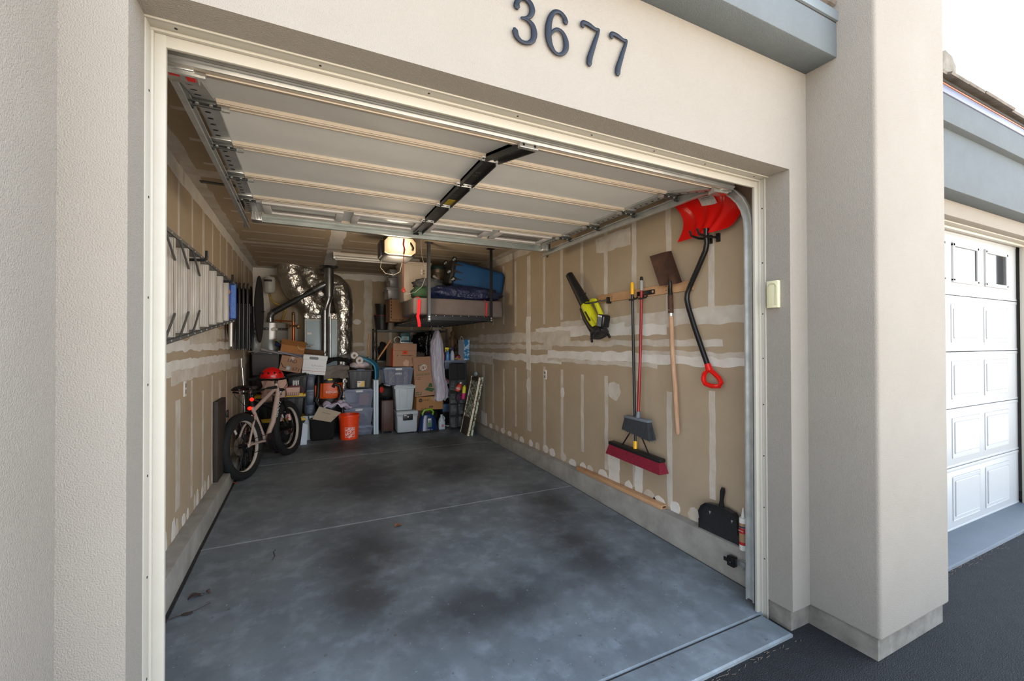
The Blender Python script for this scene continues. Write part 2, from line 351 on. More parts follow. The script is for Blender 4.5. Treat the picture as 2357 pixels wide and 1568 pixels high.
# roofs and the mass of the house (keeps the sky off the back of the walls)
def roof(name, x0, x1, y0, z0, y1, z1, n):
    m = MB(); sl = math.atan2(z1-z0, y1-y0); ln = math.hypot(y1-y0, z1-z0)
    T = Matrix.Translation((0, y0, z0)) @ Matrix.Rotation(sl, 4, 'X')
    m.T = T; m.box(x0, 0, -.012, x1, ln, 0, 1); rr = random.Random(n)
    rows = 6
    for r in range(rows):
        for i in range(n):
            w = (x1-x0)/n; xx = x0 + w*i; dz = rr.uniform(0, .012); yy = ln*r/rows - (.02 if r else .03) + rr.uniform(-.012, .012)
            m.add([(xx, yy, .012+dz+.02), (xx+w*.97, yy, .012+dz+.02), (xx+w*.97, yy+ln/rows*1.1, .01), (xx, yy+ln/rows*1.1, .01),
                   (xx, yy, -.004+dz+.02), (xx+w*.97, yy, -.004+dz+.02), (xx+w*.97, yy+ln/rows*1.1, -.004), (xx, yy+ln/rows*1.1, -.004)],
                  [[0, 1, 2, 3], [4, 7, 6, 5], [0, 4, 5, 1], [1, 5, 6, 2], [2, 6, 7, 3], [3, 7, 4, 0]], 0)
    return struct(name, m, [tile_g, dark])
roof('roof_1', -.9, 2.94, -.24, 3.345, -.125, 3.40, 12)
# ---- the neighbouring garage bay
m = MB()
m.box(3.6, -.123, 2.497, 9.5, .1, 3.25, 0, .012); m.box(6.80, -.123, .05, 9.5, .1, 2.6, 0, .012); m.box(3.6, -.123, .05, 4.0, .1, 2.6, 0, .012)
m.box(3.6, -.1, -.2, 4.02, .09, .06, 1); m.box(6.82, -.1, -.2, 9.5, .09, .06, 1)
struct('wall_right_front', m, [stucco, found])
m = MB(); m.box(3.6, -.283, 3.02, 9.5, -.1, 3.20, 0, .005); m.box(3.6, -.29, 3.20, 9.5, -.1, 3.25, 1, .003); m.box(3.6, -.235, 2.612, 9.5, -.1, 3.03, 0, .008)
struct('trim_5', m, [blue_grey, mat('fascia_metal_violet', (104, 110, 132), .4, var=.3, vs=6, c2=(92, 98, 118))])
m = MB(); m.box(3.6, -.292, 3.252, 9.5, -.1, 3.275, 0, .003); struct('trim_6', m, mat('copper_flashing', (150, 100, 74), .5, .2, var=.6, vs=5, c2=(92, 58, 46)))
roof('roof_2', 3.6, 9.4, -.30, 3.272, 2.2, 4.28, 22)
m = MB(); m.box(-14, .1, ZC+.17, 3.6, 9, 4.6); m.box(3.6, .1, ZC+.17, 24, 9, 3.3); m.box(-14, YB+.15, 0, 24, 9, ZC+.2); m.box(-14, .1, -.1, XL-.15, 9, ZC+.2); m.box(XR+.15, .25, -.1, 24, 9, ZC+.2); m.box(-14, -.1, 0, -.9, .1, 4.2); m.box(9.4, -.1, 0, 24, .1, 3.31)
struct('wall_back_house', m, stucco)
# ================================================================== the open sectional garage door, its tracks and opener
galv = mat('galvanised_steel', (196, 198, 196), .42, .7, var=.6, vs=12, c2=(150, 154, 154))
galv_d = mat('dark_galvanised_steel', (96, 98, 97), .45, .7, var=.7, vs=9, c2=(66, 68, 68))
steel_b = mat('bright_hinge_steel', (205, 206, 204), .3, .8, var=.5, vs=40, c2=(120, 120, 118))
door_in = mat('door_inner_skin', (216, 217, 214), .6, var=.5, vs=4, c2=(200, 201, 198), spec=.3)
door_rail = mat('door_rail_beige', (198, 187, 172), .6, var=.5, vs=9, c2=(180, 167, 148))
white_frame = mat('window_frame_white', (214, 210, 206), .5)
glass_d = mat('dim_window_glass', (116, 104, 96), .15, spec=.6)
black_s = mat('black_steel', (28, 29, 30), .4, .3)
rubber = mat('black_rubber', (26, 26, 27), .75)
red_tag = mat('red_warning_paint', (190, 30, 22), .5)
gd = thing('garage_door', 'white sectional garage door raised flat overhead under the ceiling', 'garage door', (1.335, .2, 2.5))
def loc_mb(root): return MB(Matrix.Translation(-root.location))
JY = [(.180, 2.484), (.66, 2.602), (1.105, 2.606), (1.577, 2.61), (2.035, 2.613), (2.47, 2.616)]
DX0, DX1 = -.055, 2.725
for i in range(5):
    (y0, z0), (y1, z1) = JY[i], JY[i+1]
    a = math.atan2(z1-z0, y1-y0); ln = math.hypot(y1-y0, z1-z0)
    T = Matrix.Translation(-gd.location) @ Matrix.Translation((0, y0, z0)) @ Matrix.Rotation(a, 4, 'X')
    m = MB(T)
    m.box(DX0, .004, .012, DX1, ln-.004, .05, 0)
    for u0, u1 in ((.004, .042 if i else .10), (ln-.030, ln-.003)):
        m.box(DX0, u0, -.004, DX1, u1, .02, 1, .003)
        m.box(DX0, (u0+u1)/2-.004, -.009, DX1, (u0+u1)/2+.004, 0, 1, .002)
    sec = m.build('door_section', [door_in, door_rail, rubber], gd)
    if i == 0:
        m = MB(T); m.box(DX0, -.010, -.006, DX1, .003, .05, 0, .002); m.tube([(DX0, -.012, .012), (DX1, -.012, .012)], .006, 6); m.build('bottom_seal', galv, gd)
    if i == 4:
        for cx in (.355, 1.01, 1.665, 2.32):
            m = MB(T)
            for x0, x1, v0, v1 in ((cx-.29, cx-.235, .10, .38), (cx+.235, cx+.29, .10, .38), (cx-.29, cx+.29, .08, .125), (cx-.29, cx+.29, .345, .39)):
                m.box(x0, v0, -.012, x1, v1, .02, 0, .006)
            w = m.build('window_frame', white_frame, gd); m = MB(T); m.box(cx-.24, .12, .002, cx+.24, .35, .008); m.build('pane', glass_d, w)
    # steel stiles down both ends, with their lightening holes
    for x0, x1, sx in ((DX0, .022, 1), (2.648, DX1, -1)):
        m = MB(T); m.box(x0, .04, -.004, x1, ln-.032, .014)
        for h in range(5):
            u = .10 + (ln-.2)*h/4; c = (x0 if sx > 0 else x1) + sx*.026
            m.prism([(c+.012*math.cos(q), u+.007*math.sin(q)) for q in [2*PI*j/10 for j in range(10)]], .0015, 1, Matrix.Translation((0, 0, -.0055)))
        m.build('end_stile', [galv, dark], gd)
    m = MB(T); m.box(1.283, .03, -.030, 1.291, ln-.02, .012); m.box(1.363, .03, -.030, 1.371, ln-.02, .012); m.box(1.283, .03, -.004, 1.371, ln-.02, .012)
    m.box(1.2875, .035, -.012, 1.3665, ln-.025, -.004)
    for q in range(8): m.box(1.30+.012*(q % 4), .2+.05*(q//4), -.0125, 1.303+.012*(q % 4), .206+.05*(q//4), -.0118, 2)
    if i == 2: m.box(1.288, ln-.16, -.014, 1.366, ln-.045, -.0115, 1)
    m.build('center_stile', [mat('dark_steel_stile', (58, 60, 60), .4, .5, var=.6, vs=8, c2=(40, 42, 42)), mat('yellow_warning_label', (196, 170, 30), .5, var=.7, vs=60, c2=(120, 100, 20)), steel_b], gd)
    # hinges on the joint behind this section
    m0 = Matrix.Translation(-gd.location) @ Matrix.Translation((0, y1, z1))
    if i < 4:
        for hx, sx in ((-.02, 1), (2.69, -1)):
            m = MB(m0); m.box(hx-.045, -.075, -.014, hx+.045, -.012, -.004, 0, .003); m.box(hx-.045, .006, -.014, hx+.045, .05, -.004, 0, .003)
            m.box(hx-.045, -.04, -.030, hx+.045, -.004, -.012, 1, .004); m.rod((hx-.075*sx, -.008, -.028), (hx+.085*sx, -.008, -.028), .008, k=1); m.rod((hx+.06*sx, -.008, -.028), (hx+.09*sx, -.008, -.028), .013, k=0)
            for bx in (-.025, .025): m.rod((hx+bx, -.03, -.036), (hx+bx, -.03, -.012), .007, k=2)
            m.build('hinge', [steel_b, galv_d, galv], gd)
            m = MB(m0); m.rod((-.082 if sx > 0 else 2.755, -.008, -.028), (-.062 if sx > 0 else 2.772, -.008, -.028), .02, n=12); m.build('roller', galv_d, gd)
        m = MB(m0); m.box(1.262, -.028, -.016, 1.392, .022, -.004, 0, .004); m.rod((1.27, 0, -.016), (1.385, 0, -.016), .007)
        for bx in (1.275, 1.31, 1.345, 1.38): m.box(bx-.006, -.02, -.0175, bx+.006, .012, -.016, 1)
        m.build('hinge', [mat('white_hinge', (226, 226, 222), .4, .3), black_s], gd)
    else:
        pass
m = MB(Matrix.Translation(-gd.location)); m.box(0.0, 2.478, 2.548, 2.705, 2.484, 2.612); m.box(0.0, 2.455, 2.548, 2.705, 2.482, 2.553); m.box(0.0, 2.455, 2.606, 2.705, 2.49, 2.612); m.box(0.0, 2.449, 2.553, 2.705, 2.455, 2.575)
m.build('strut', mat('strut_galvanised', (176, 184, 180), .35, .55, var=.8, vs=5, c2=(140, 148, 146)), gd)
for x in (-.03, 2.66):
    m = MB(Matrix.Translation(-gd.location)); m.box(x, 2.40, 2.545, x+.075, 2.50, 2.615, 0, .004)
    for q in range(4): m.box(x+.008+.018*q, 2.395, 2.55, x+.016+.018*q, 2.40, 2.61, 0)
    m.build('top_bracket', steel_b, gd)
for x, sx in ((-.03, 1), (2.69, -1)):
    m = MB(Matrix.Translation(-gd.location)); m.box(x-.03, .2, 2.475, x+.06, .30, 2.50, 0, .005); m.rod((x-.04*sx, .22, 2.478), (x+.09*sx, .22, 2.474), .012); m.box(x-.02, .21, 2.472, x+.01, .25, 2.476, 1); m.box(x+.03, .23, 2.468, x+.055, .26, 2.478, 1)
    m.build('bottom_bracket', [steel_b, red_tag], gd)
m = MB(Matrix.Translation(-gd.location)); m.box(1.275, .19, 2.462, 1.375, .215, 2.49, 0, .003); m.box(1.29, .188, 2.47, 1.30, .19, 2.48, 1); m.box(1.35, .188, 2.47, 1.36, .19, 2.48, 1); m.build('lift_plate', [steel_b, black_s], gd)

def track(name, label, x, s, hang):
    r = thing(name, label, 'track', (x, .08, .03))
    path = [(.075, .03)] + [(.068, 2.0)]
    c = (.43, 2.235); R_ = .323
    path = [(.110, .0), (.108, 1.2), (.107, 2.235)] + [(c[0]-R_*math.cos(t), c[1]+R_*math.sin(t)) for t in [PI/2*i/8 for i in range(1, 9)]] + [(1.5, 2.558), (2.62, 2.548)]
    def sweep(m, pr):
        P = [Vector((0, y, z)) for y, z in path]; N = []
        for i in range(len(P)):
            d = (P[min(i+1, len(P)-1)]-P[max(i-1, 0)]).normalized(); N.append(Vector((0, -d.z, d.y)))
        vs = []; fs = []; k = len(pr)
        for p, n in zip(P, N):
            for u, v in pr: vs.append(p + n*v + Vector((x+s*u, 0, 0)))
        for i in range(len(P)-1):
            for j in range(k): fs.append([i*k+j, i*k+(j+1) % k, (i+1)*k+(j+1) % k, (i+1)*k+j])
        fs.append(list(range(k))); fs.append(list(range((len(P)-1)*k, len(P)*k))); m.add(vs, fs)
    m = MB(Matrix.Translation(-r.location)); t = .003
    sweep(m, [(0, -.026), (.024, -.026), (.024, -.018), (.021, -.018), (.021, -.023), (t, -.023), (t, .023), (.021, .023), (.021, .018), (.024, .018), (.024, .026), (0, .026)])
    m.build('channel', galv, r)
    for z in (.35, 1.1, 1.9): m = MB(Matrix.Translation(-r.location)); m.box(x-s*.035, .10, z, x, .13, z+.10, 0); m.box(x-s*.035, .08, z, x-s*.032, .15, z+.10); m.build('wall_bracket', galv_d, r)
    m = MB(Matrix.Translation(-r.location)); m.box(x-s*.005, 2.50, 2.50, x-s*.002, 2.54, 2.835); m.box(x-s*.03, 2.50, 2.58, x-s*.002, 2.503, 2.835); m.box(x-s*.30 if hang else x-s*.05, 2.49, 2.825, x, 2.53, 2.834)
    for q in range(8): m.box(x-s*.0055, 2.515, 2.60+.028*q, x-s*.0045, 2.527, 2.606+.028*q, 1)
    m.build('hanger', [galv_d, dark], r); return r
track('garage_door_track', 'bent steel roller track along the left side of the garage door', -.085, 1, True)
track('garage_door_track', 'bent steel roller track along the right side of the garage door', 2.785, -1, False)

# opener
op = thing('garage_door_opener', 'grey garage door opener with lit frosted lens hanging from ceiling', 'garage door opener', (1.30, 3.25, 2.50))
m = loc_mb(op); m.box(1.125, 3.20, 2.505, 1.475, 3.62, 2.72, 0, .045, 3); m.box(1.105, 3.30, 2.52, 1.13, 3.5, 2.70, 0, .01); m.build('housing', mat('opener_housing', (62, 62, 62), .45), op)
lens = mat('lit_lens', (255, 222, 170), .4, emit=.2)
_t = lens.node_tree; _tc = _t.nodes.new('ShaderNodeTexCoord'); _d = _t.nodes.new('ShaderNodeVectorMath'); _d.operation = 'DISTANCE'; _d.inputs[1].default_value = (-.01, -.09, .14)   # the bulb shows through the lens
_mr = _t.nodes.new('ShaderNodeMapRange'); _mr.interpolation_type = 'SMOOTHSTEP'; _mr.inputs[1].default_value = .17; _mr.inputs[2].default_value = .03; _mr.inputs[3].default_value = .13; _mr.inputs[4].default_value = .85
_t.links.new(_tc.outputs['Object'], _d.inputs[0]); _t.links.new(_d.outputs['Value'], _mr.inputs[0]); _t.links.new(_mr.outputs[0], _t.nodes['Principled BSDF'].inputs['Emission Strength'])
m = loc_mb(op); q = [(-.165, -.075), (-.165, .05), (-.13, .09), (.13, .09), (.165, .05), (.165, -.06), (.125, -.092), (-.125, -.092)]
m.prism(q, .045, 0, Matrix.Translation((1.30, 3.20, 2.617)) @ Matrix.Rotation(PI/2, 4, 'X')); m.build('lens', lens, op)
m = loc_mb(op); m.box(1.285, .15, 2.722, 1.315, 3.4, 2.76); m.build('rail', galv, op)
m = loc_mb(op); m.box(1.30, 2.50, 2.60, 1.325, 2.512, 2.76); m.tube([(1.312, 2.50, 2.58), (1.312, 2.62, 2.66), (1.312, 2.78, 2.735)], .014, 6); m.box(1.29, 2.45, 2.56, 1.335, 2.50, 2.6, 0, .004); m.build('drive_arm', black_s, op)
for x in (1.17, 1.43):
    m = loc_mb(op); m.box(x-.012, 3.4, 2.70, x+.012, 3.43, ZC); m.build('hanger', galv_d, op)
m = loc_mb(op); m.tube([(1.15, 3.5, 2.52), (1.14, 3.52, 2.43), (1.2, 3.55, 2.37), (1.3, 3.58, 2.36), (1.37, 3.56, 2.40), (1.39, 3.52, 2.52)], .003, 6); m.build('wiring', mat('grey_cable', (96, 92, 88), .6), op); m = loc_mb(op); m.tube([(1.40, 3.19, 2.70), (1.43, 3.12, 2.60), (1.42, 3.1, 2.57)], .012, 6); m.build('release_arm', black_s, op)
rc = thing('release_cord', 'red emergency release cord with pull handle under opener rail', 'cord', (1.303, 3.0, 2.09))
m = loc_mb(rc); m.tube([(1.303, 3.0, 2.72), (1.306, 3.0, 2.63), (1.301, 3.002, 2.4), (1.302, 3.0, 2.13)], .004, 6); m.tube([(1.306, 3.0, 2.66), (1.299, 3.0, 2.6), (1.312, 3.0, 2.55), (1.303, 3.0, 2.50)], .009, 6); m.build('rope', mat('red_rope', (176, 62, 46), .8), rc)
m = loc_mb(rc); m.lathe([(.007, 2.15), (.012, 2.13), (.022, 2.115), (.024, 2.10), (.02, 2.092)], 10, 0, Matrix.Translation((1.301, 3.0, 0))); m.build('handle', mat('red_plastic', (214, 74, 58), .4), rc)
m = MB(); P = [(1.5, 3.05, 2.72), (1.502, 3.05, 2.62), (1.51, 3.05, 2.50), (1.545, 3.05, 2.38), (1.548, 3.05, 2.27), (1.51, 3.05, 2.17), (1.43, 3.05, 2.10), (1.33, 3.05, 2.075), (1.305, 3.02, 2.09)]
m.T = Matrix.Translation((-1.5, -3.05, -2.08)); m.tube(P, .0022, 6); solo('antenna_wire', 'thin white wire looping down from the garage door opener', 'wire', m, mat('white_cord', (176, 172, 164), .6), (1.5, 3.05, 2.08))
ld = bpy.data.lights.new('opener_bulb', 'POINT'); ld.energy = 7; ld.color = (1, .80, .56); ld.shadow_soft_size = .12
lo = bpy.data.objects.new('opener_bulb', ld); COL.objects.link(lo); lo.location = (1.30, 3.35, 2.33)
# ================================================================== right wall: hanging tools
WRM = Matrix(((0, 0, -1, 0), (-1, 0, 0, 0), (0, 1, 0, 0), (0, 0, 0, 1)))   # a = along the wall towards the drive, b = up, c = out of the wall
WRE = WRM.to_euler()
def wall_thing(name, label, cat, a, b, c=0., group=None):
    return thing(name, label, cat, (XR-c, -a, b), WRE, group)
def wmb(a, b, c=0.): return MB(Matrix.Translation((-a, -b, -c)))
blk = mat('black_plastic', (24, 24, 25), .5); blk_g = mat('glossy_black_plastic', (20, 20, 21), .25)
lime = mat('lime_green_plastic', (205, 205, 28), .45); red_p = mat('bright_red_plastic', (216, 20, 14), .28)
wood = mat('pine_board', (200, 160, 120), .7, var=.8, vs=7, c2=(172, 126, 88), stretch=(1, 1, 8)); woodh = mat('ash_handle', (190, 156, 126), .6, var=.8, vs=8, c2=(150, 110, 80), stretch=(6, 1, 6))

# leaf blower
r = wall_thing('leaf_blower', 'lime green and black cordless leaf blower hung nozzle-up by wood strip', 'leaf blower', -1.75, 1.6, .1)
B = lambda: wmb(-1.75, 1.6, .1)
m = B(); m.tube([(-2.262, 2.272, .10), (-2.20, 2.20, .10), (-2.08, 2.06, .10), (-1.97, 1.925, .10)], [.041, .043, .05, .056], 18); m.lathe([(.041, 0), (.035, .003), (.035, -.002)], 18, 1, Matrix.Translation((-2.264, 2.2745, .10)) @ Vector((-.65, .76, 0)).to_track_quat('Z', 'Y').to_matrix().to_4x4()); m.build('nozzle', [blk, dark], r)
m = B(); m.tube([(-1.985, 1.945, .10), (-1.93, 1.88, .10), (-1.86, 1.79, .10), (-1.80, 1.70, .10)], [.052, .056, .058, .046], 18)
m.tube([(-1.80, 1.80, .13), (-1.745, 1.745, .13), (-1.68, 1.695, .13)], [.028, .026, .022], 10); body = m.build('body', lime, r)
m = B(); m.tube([(-1.92, 1.925, .10), (-1.85, 1.965, .11), (-1.805, 1.96, .11), (-1.745, 1.88, .115), (-1.68, 1.79, .12)], [.016, .021, .022, .022, .025], 12); m.build('handle', lime, r)
m = B(); m.tube([(-2.015, 1.895, .11), (-1.93, 1.79, .12), (-1.83, 1.685, .12), (-1.78, 1.66, .11)], [.03, .04, .042, .05], 12); m.prism([(-1.905, 1.855), (-1.885, 1.86), (-1.80, 1.765), (-1.825, 1.76)], .004, 0, Matrix.Translation((-.01, 0, .154))); m.build('grip_panel', blk, r)
m = B(); a = Vector((.55, -.83, .1)).to_track_quat('Z', 'Y').to_matrix().to_4x4(); M_ = Matrix.Translation((-1.745, 1.655, .11)) @ a
m.lathe([(.06, -.02), (.085, 0), (.09, .03), (.076, .042), (.055, .036), (.03, .046)], 22, 0, M_)
for k in range(3):
    t = 2*PI*k/3+.6; m.rod(M_ @ Vector((.095*math.cos(t), .095*math.sin(t), .02)), M_ @ Vector((.10*math.cos(t), .10*math.sin(t), .065)), .012)
m.build('fan_intake', blk, r)
m = B(); m.T = m.T @ Matrix.Translation((-1.63, 1.75, .145)) @ Matrix.Rotation(-.2, 4, 'Z'); m.box(-.05, -.06, -.045, .05, .06, .045, 0, .018, 3); m.box(-.03, -.05, .045, .03, .035, .047, 1); m.box(-.032, .038, .045, -.004, .052, .0465, 2); m.box(.0, .038, .045, .03, .052, .0465, 2)
m.build('battery', [blk_g, mat('battery_label', (112, 118, 126), .4, var=.6, vs=90, c2=(70, 74, 80)), mat('white_print', (222, 222, 218), .5)], r)
def hook(label, pts, r_=.007, name='wall_hook', group=None):
    a, b, c = pts[0]; t = wall_thing(name, label, 'hook', a, b, c, group)
    m = wmb(a, b, c); m.tube(pts, r_, 8); o = m.build('bar', black_s, t)
    m = wmb(a, b, c); m.box(a-.012, b-.03, 0, a+.012, b+.03, c+.002, 0, .003); m.build('base_plate', black_s, t); return t
hook('black double hook cradling the leaf blower handle', [(-1.70, 1.955, .045), (-1.74, 1.945, .11), (-1.80, 1.93, .17), (-1.87, 1.935, .18), (-1.915, 1.965, .18), (-1.925, 2.0, .18), (-1.905, 2.026, .18), (-1.86, 2.032, .18)], .008)
# timber strip
r = wall_thing('wood_strip', 'pine board screwed flat to the right wall behind the tools', 'board', -1.31, 1.978, .0)
m = wmb(-1.31, 1.978); m.box(-1.885, 1.942, 0, -.72, 2.018, .02, 0, .003); m.build('board', wood, r)
for a, b in ((-1.66, 1.985), (-1.66, 1.968), (-1.14, 1.985), (-.98, 2.0), (-.98, 1.968)):
    m = wmb(-1.31, 1.978); m.rod((a, b, .019), (a, b, .0212), .004); m.build('screw', dark, r)
# broom holder rail on the strip
r = wall_thing('broom_holder', 'black two-clip broom holder screwed to the wood strip', 'tool holder', -1.2, 1.965, .02)
m = wmb(-1.2, 1.965, .02); m.box(-1.31, 1.952, .02, -1.10, 1.992, .032, 0, .005); m.rod((-1.115, 1.973, .03), (-1.115, 1.973, .0335), .011, k=1); m.build('back_plate', [blk, wood], r)
for a in (-1.322, -1.203):
    m = wmb(-1.2, 1.965, .02); m.tube([(a-.02, 1.945, .03), (a-.025, 1.93, .05), (a-.022, 1.92, .085), (a+.0, 1.92, .1), (a+.03, 1.92, .085), (a+.028, 1.93, .05), (a+.02, 1.945, .03)], .007, 6); m.build('clip', blk, r)
# push broom
r = wall_thing('push_broom', 'wide push broom with crimson bristles and black handle hanging head-down', 'broom', -1.26, .55, .06)
B = lambda: wmb(-1.26, .55, .06)
m = B(); m.tube([(-1.327, 1.98, .065), (-1.305, 1.3, .07), (-1.275, .66, .085)], .0125, 12); m.build('handle', mat('black_painted_tube', (32, 31, 30), .35), r)
m = B(); m.tube([(-1.33, 2.075, .065), (-1.327, 2.06, .065), (-1.3265, 1.97, .065)], [.011, .016, .0155], 12); m.build('grip', mat('amber_yellow_plastic', (236, 178, 22), .4), r)
M_ = Matrix.Translation((-1.27, .60, .095)) @ Matrix.Rotation(-.03, 4, 'Z')
m = B(); m.T = m.T @ M_; m.box(-.32, .0, -.035, .32, .032, .035, 0, .010); m.build('head_block', blk, r)
m = B(); m.T = m.T @ M_; m.grid(lambda u, v: (-.335+.67*u+.003*math.sin(u*400), -.085*1, -.05+.10*v), 60, 3)
m.add([(-.31, .004, -.03), (.31, .004, -.03), (.31, .004, .03), (-.31, .004, .03), (-.335, -.085, -.05), (.335, -.085, -.05), (.335, -.085, .05), (-.335, -.085, .05)], [[0, 1, 2, 3], [0, 4, 5, 1], [1, 5, 6, 2], [2, 6, 7, 3], [3, 7, 4, 0], [4, 7, 6, 5]])
m.build('bristles', mat('crimson_bristles', (150, 18, 48), .7, var=.9, vs=3, c2=(84, 10, 30), stretch=(60, 3, 60), bump=.6, bs=8), r)
m = B(); m.tube([(-1.43, .63, .1), (-1.33, .775, .085), (-1.275, .785, .085)], .006, 6); m.tube([(-1.10, .63, .1), (-1.215, .775, .085), (-1.275, .785, .085)], .006, 6); m.build('brace', black_s, r)
m = B(); m.tube([(-1.272, .70, .087), (-1.268, .635, .092)], .017, 10); m.build('socket', MATS['amber_yellow_plastic'], r)
# angle broom
r = wall_thing('broom', 'household broom with grey bristles and red handle hanging head-down', 'broom', -1.2, .77, .08)
B = lambda: wmb(-1.2, .77, .08)
m = B(); m.tube([(-1.206, 2.0, .07), (-1.20, 1.5, .09), (-1.197, .95, .12)], .0125, 12); m.build('handle', mat('red_lacquer_tube', (138, 22, 24), .3), r)
m = B(); m.tube([(-1.207, 2.075, .07), (-1.206, 1.99, .07)], .0145, 12, 0); m.tube([(-1.207, 2.108, .07), (-1.207, 2.10, .07), (-1.207, 2.07, .07)], [.008, .013, .013], 12, 1); m.build('grip', [mat('grey_sleeve', (150, 150, 150), .5), blk], r)
gcap = mat('slate_grey_plastic', (104, 112, 120), .5)
m = B(); m.tube([(-1.197, .965, .12), (-1.196, .915, .125)], [.017, .022], 12); m.T = m.T @ Matrix.Translation((-1.20, .905, .125)) @ Matrix.Rotation(-.0, 4, 'Z'); m.box(-.145, -.012, -.03, .145, .012, .03, 0, .008); m.build('cap', gcap, r)
m = B(); rr = random.Random(5); bt = []
m.add([(-1.335, .90, .10), (-1.065, .90, .10), (-1.065, .90, .15), (-1.335, .90, .15), (-1.358, .795, .085), (-1.03, .755, .085), (-1.03, .755, .165), (-1.358, .795, .165)], [[0, 1, 2, 3], [0, 4, 5, 1], [1, 5, 6, 2], [2, 6, 7, 3], [3, 7, 4, 0], [4, 7, 6, 5]])
for k in range(90):
    u = rr.random(); c = rr.uniform(.09, .165); a0 = -1.335+.27*u; m.tube([(a0, .895, .125), (a0+(u-.45)*.09+rr.uniform(-.01, .012), .79-.04*u-rr.uniform(0, .02), c)], [.0022, .0012], 4)
for k in range(9): u = rr.random(); m.tube([(-1.08, .89, .13), (-1.03+.02*u, .84, .13), (-.985-.03*u, .77+.04*rr.random(), .13)], .0012, 4)
m.build('bristles', mat('charcoal_bristles', (58, 62, 66), .8, var=.9, vs=3, c2=(30, 33, 36), stretch=(60, 3, 60)), r)
# square shovel
r = wall_thing('square_shovel', 'rusty square-mouth shovel with wooden handle hanging blade-up', 'shovel', -.87, 1.4, .06)
B = lambda: wmb(-.87, 1.4, .06)
rust = mat('rusted_steel', (92, 62, 46), .75, .3, var=.9, vs=9, c2=(54, 38, 32), bump=.3, bs=60)
def blade(u, v):           # u across, v from the mouth down to the shoulders
    a0, b0 = -1.105+.232*u, 2.262 + .012*math.sin(u*PI)
    a1, b1 = -.978+.228*u, 2.000
    dish = .028*(1-(2*u-1)**2); crease = .03*math.exp(-((u-.5)/.10)**2)*max(0, v-.55)/.45
    return (a0+(a1-a0)*v, b0+(b1-b0)*v, .075-dish+crease+.02*v)
m = B(); m.grid(blade, 16, 14, 0, .003); m.build('blade', rust, r)
m = B(); m.tube([(-.868, 2.025, .095), (-.867, 1.995, .092), (-.876, 1.965, .085), (-.887, 1.91, .07)], [.011, .016, .0175, .0185], 12, 0); m.build('neck', mat('dark_forged_steel', (40, 38, 38), .4, .6), r)
m = B(); m.tube([(-.887, 1.915, .07), (-.883, 1.77, .07)], .0215, 12, 0); m.tube([(-.883, 1.775, .07), (-.882, 1.752, .07)], .0225, 12, 1); m.rod((-.882, 1.80, .09), (-.882, 1.80, .093), .004, k=1); m.build('socket', [rust, steel_b], r)
m = B(); m.tube([(-.882, 1.753, .07), (-.868, 1.45, .07), (-.845, 1.2, .07), (-.822, .86, .07), (-.820, .842, .07)], [.019, .019, .0195, .0175, .012], 12); m.build('handle', woodh, r)
# snow shovel
r = wall_thing('snow_shovel', 'bright red snow shovel with bent black shaft hanging blade-up', 'snow shovel', -.53, 1.9, .06)
B = lambda: wmb(-.53, 1.9, .06)
def sn(u, v):
    a = -.853 + u*(.458+.02*(1-v)) + (.05*math.sin(v*PI)*(1-u)) + v*.056*(1-u) + .05*math.sin(v*PI)*u*.9 + .02*u*v
    top = 2.625 + .05*math.sin(min(1, u*1.15)*PI)*.7 - .045*u**3
    bot = 2.311 + .006*u - .0*u
    if u > .88: bot += .022*((u-.88)/.12)**2; top -= .03*((u-.88)/.12)**2
    b = top + (bot-top)*v
    c = .082 - .035*math.sin(v*PI) + .024*math.exp(-((u-.5)/.045)**2)*v + .014*math.exp(-((abs(u-.5)-.40*(1-.75*v))/.04)**2) + .006*v
    return (a+.02*u+.034*u*u*v, b, c)
m = B(); m.grid(sn, 26, 18, 0, .004); blade_o = m.build('blade', red_p, r, 60)
def sn_at(u, v, d): x, y, z = sn(u, v); return (x, y, z+d)
m = B(); m.grid(lambda u, v: sn_at(.40+.26*u, .10+.26*v+.03*math.sin(u*3), .007), 6, 5, 0, .001); m.grid(lambda u, v: sn_at(.46+.12*u, .09+.09*v, .009), 3, 3, 1, .0005); m.grid(lambda u, v: sn_at(.45+.16*u, .21+.012*v, .009), 3, 2, 2, .0005); m.grid(lambda u, v: sn_at(.46+.18*u, .25+.008*v, .009), 3, 2, 2, .0005)
m.build('sticker', [mat('white_sticker', (205, 200, 196), .5, var=.3, vs=40), mat('sticker_photo', (128, 92, 70), .5, var=1, vs=60, c2=(60, 50, 44)), mat('sticker_print', (110, 100, 98), .5)], blade_o)
m = B(); m.tube([(-.525, 2.35, .10), (-.532, 2.30, .095), (-.534, 2.25, .085), (-.55, 2.20, .08), (-.62, 2.085, .075), (-.69, 1.975, .07), (-.722, 1.915, .07), (-.727, 1.87, .07), (-.71, 1.80, .07), (-.655, 1.65, .07), (-.60, 1.515, .07), (-.542, 1.375, .07)], .019, 14); m.build('shaft', mat('black_painted_steel', (22, 22, 24), .3, .2), r)
m = B(); G = [(-.545, 1.355), (-.575, 1.32), (-.583, 1.28), (-.567, 1.25), (-.51, 1.238), (-.455, 1.243), (-.437, 1.268), (-.455, 1.30), (-.50, 1.335)]
m.tube([(a, b, .07) for a, b in G], .017, 10, 0, closed=True); m.tube([(-.548, 1.392, .07), (-.53, 1.345, .07)], [.021, .026], 12); m.build('grip', red_p, r)
hook('black prong hook holding up the snow shovel neck', [(-.50, 2.288, .02), (-.503, 2.284, .13), (-.503, 2.295, .2), (-.503, 2.33, .215)], .008)
hook('second black prong hook at the snow shovel neck', [(-.565, 2.288, .02), (-.567, 2.284, .13), (-.567, 2.295, .2), (-.567, 2.33, .215)], .008)
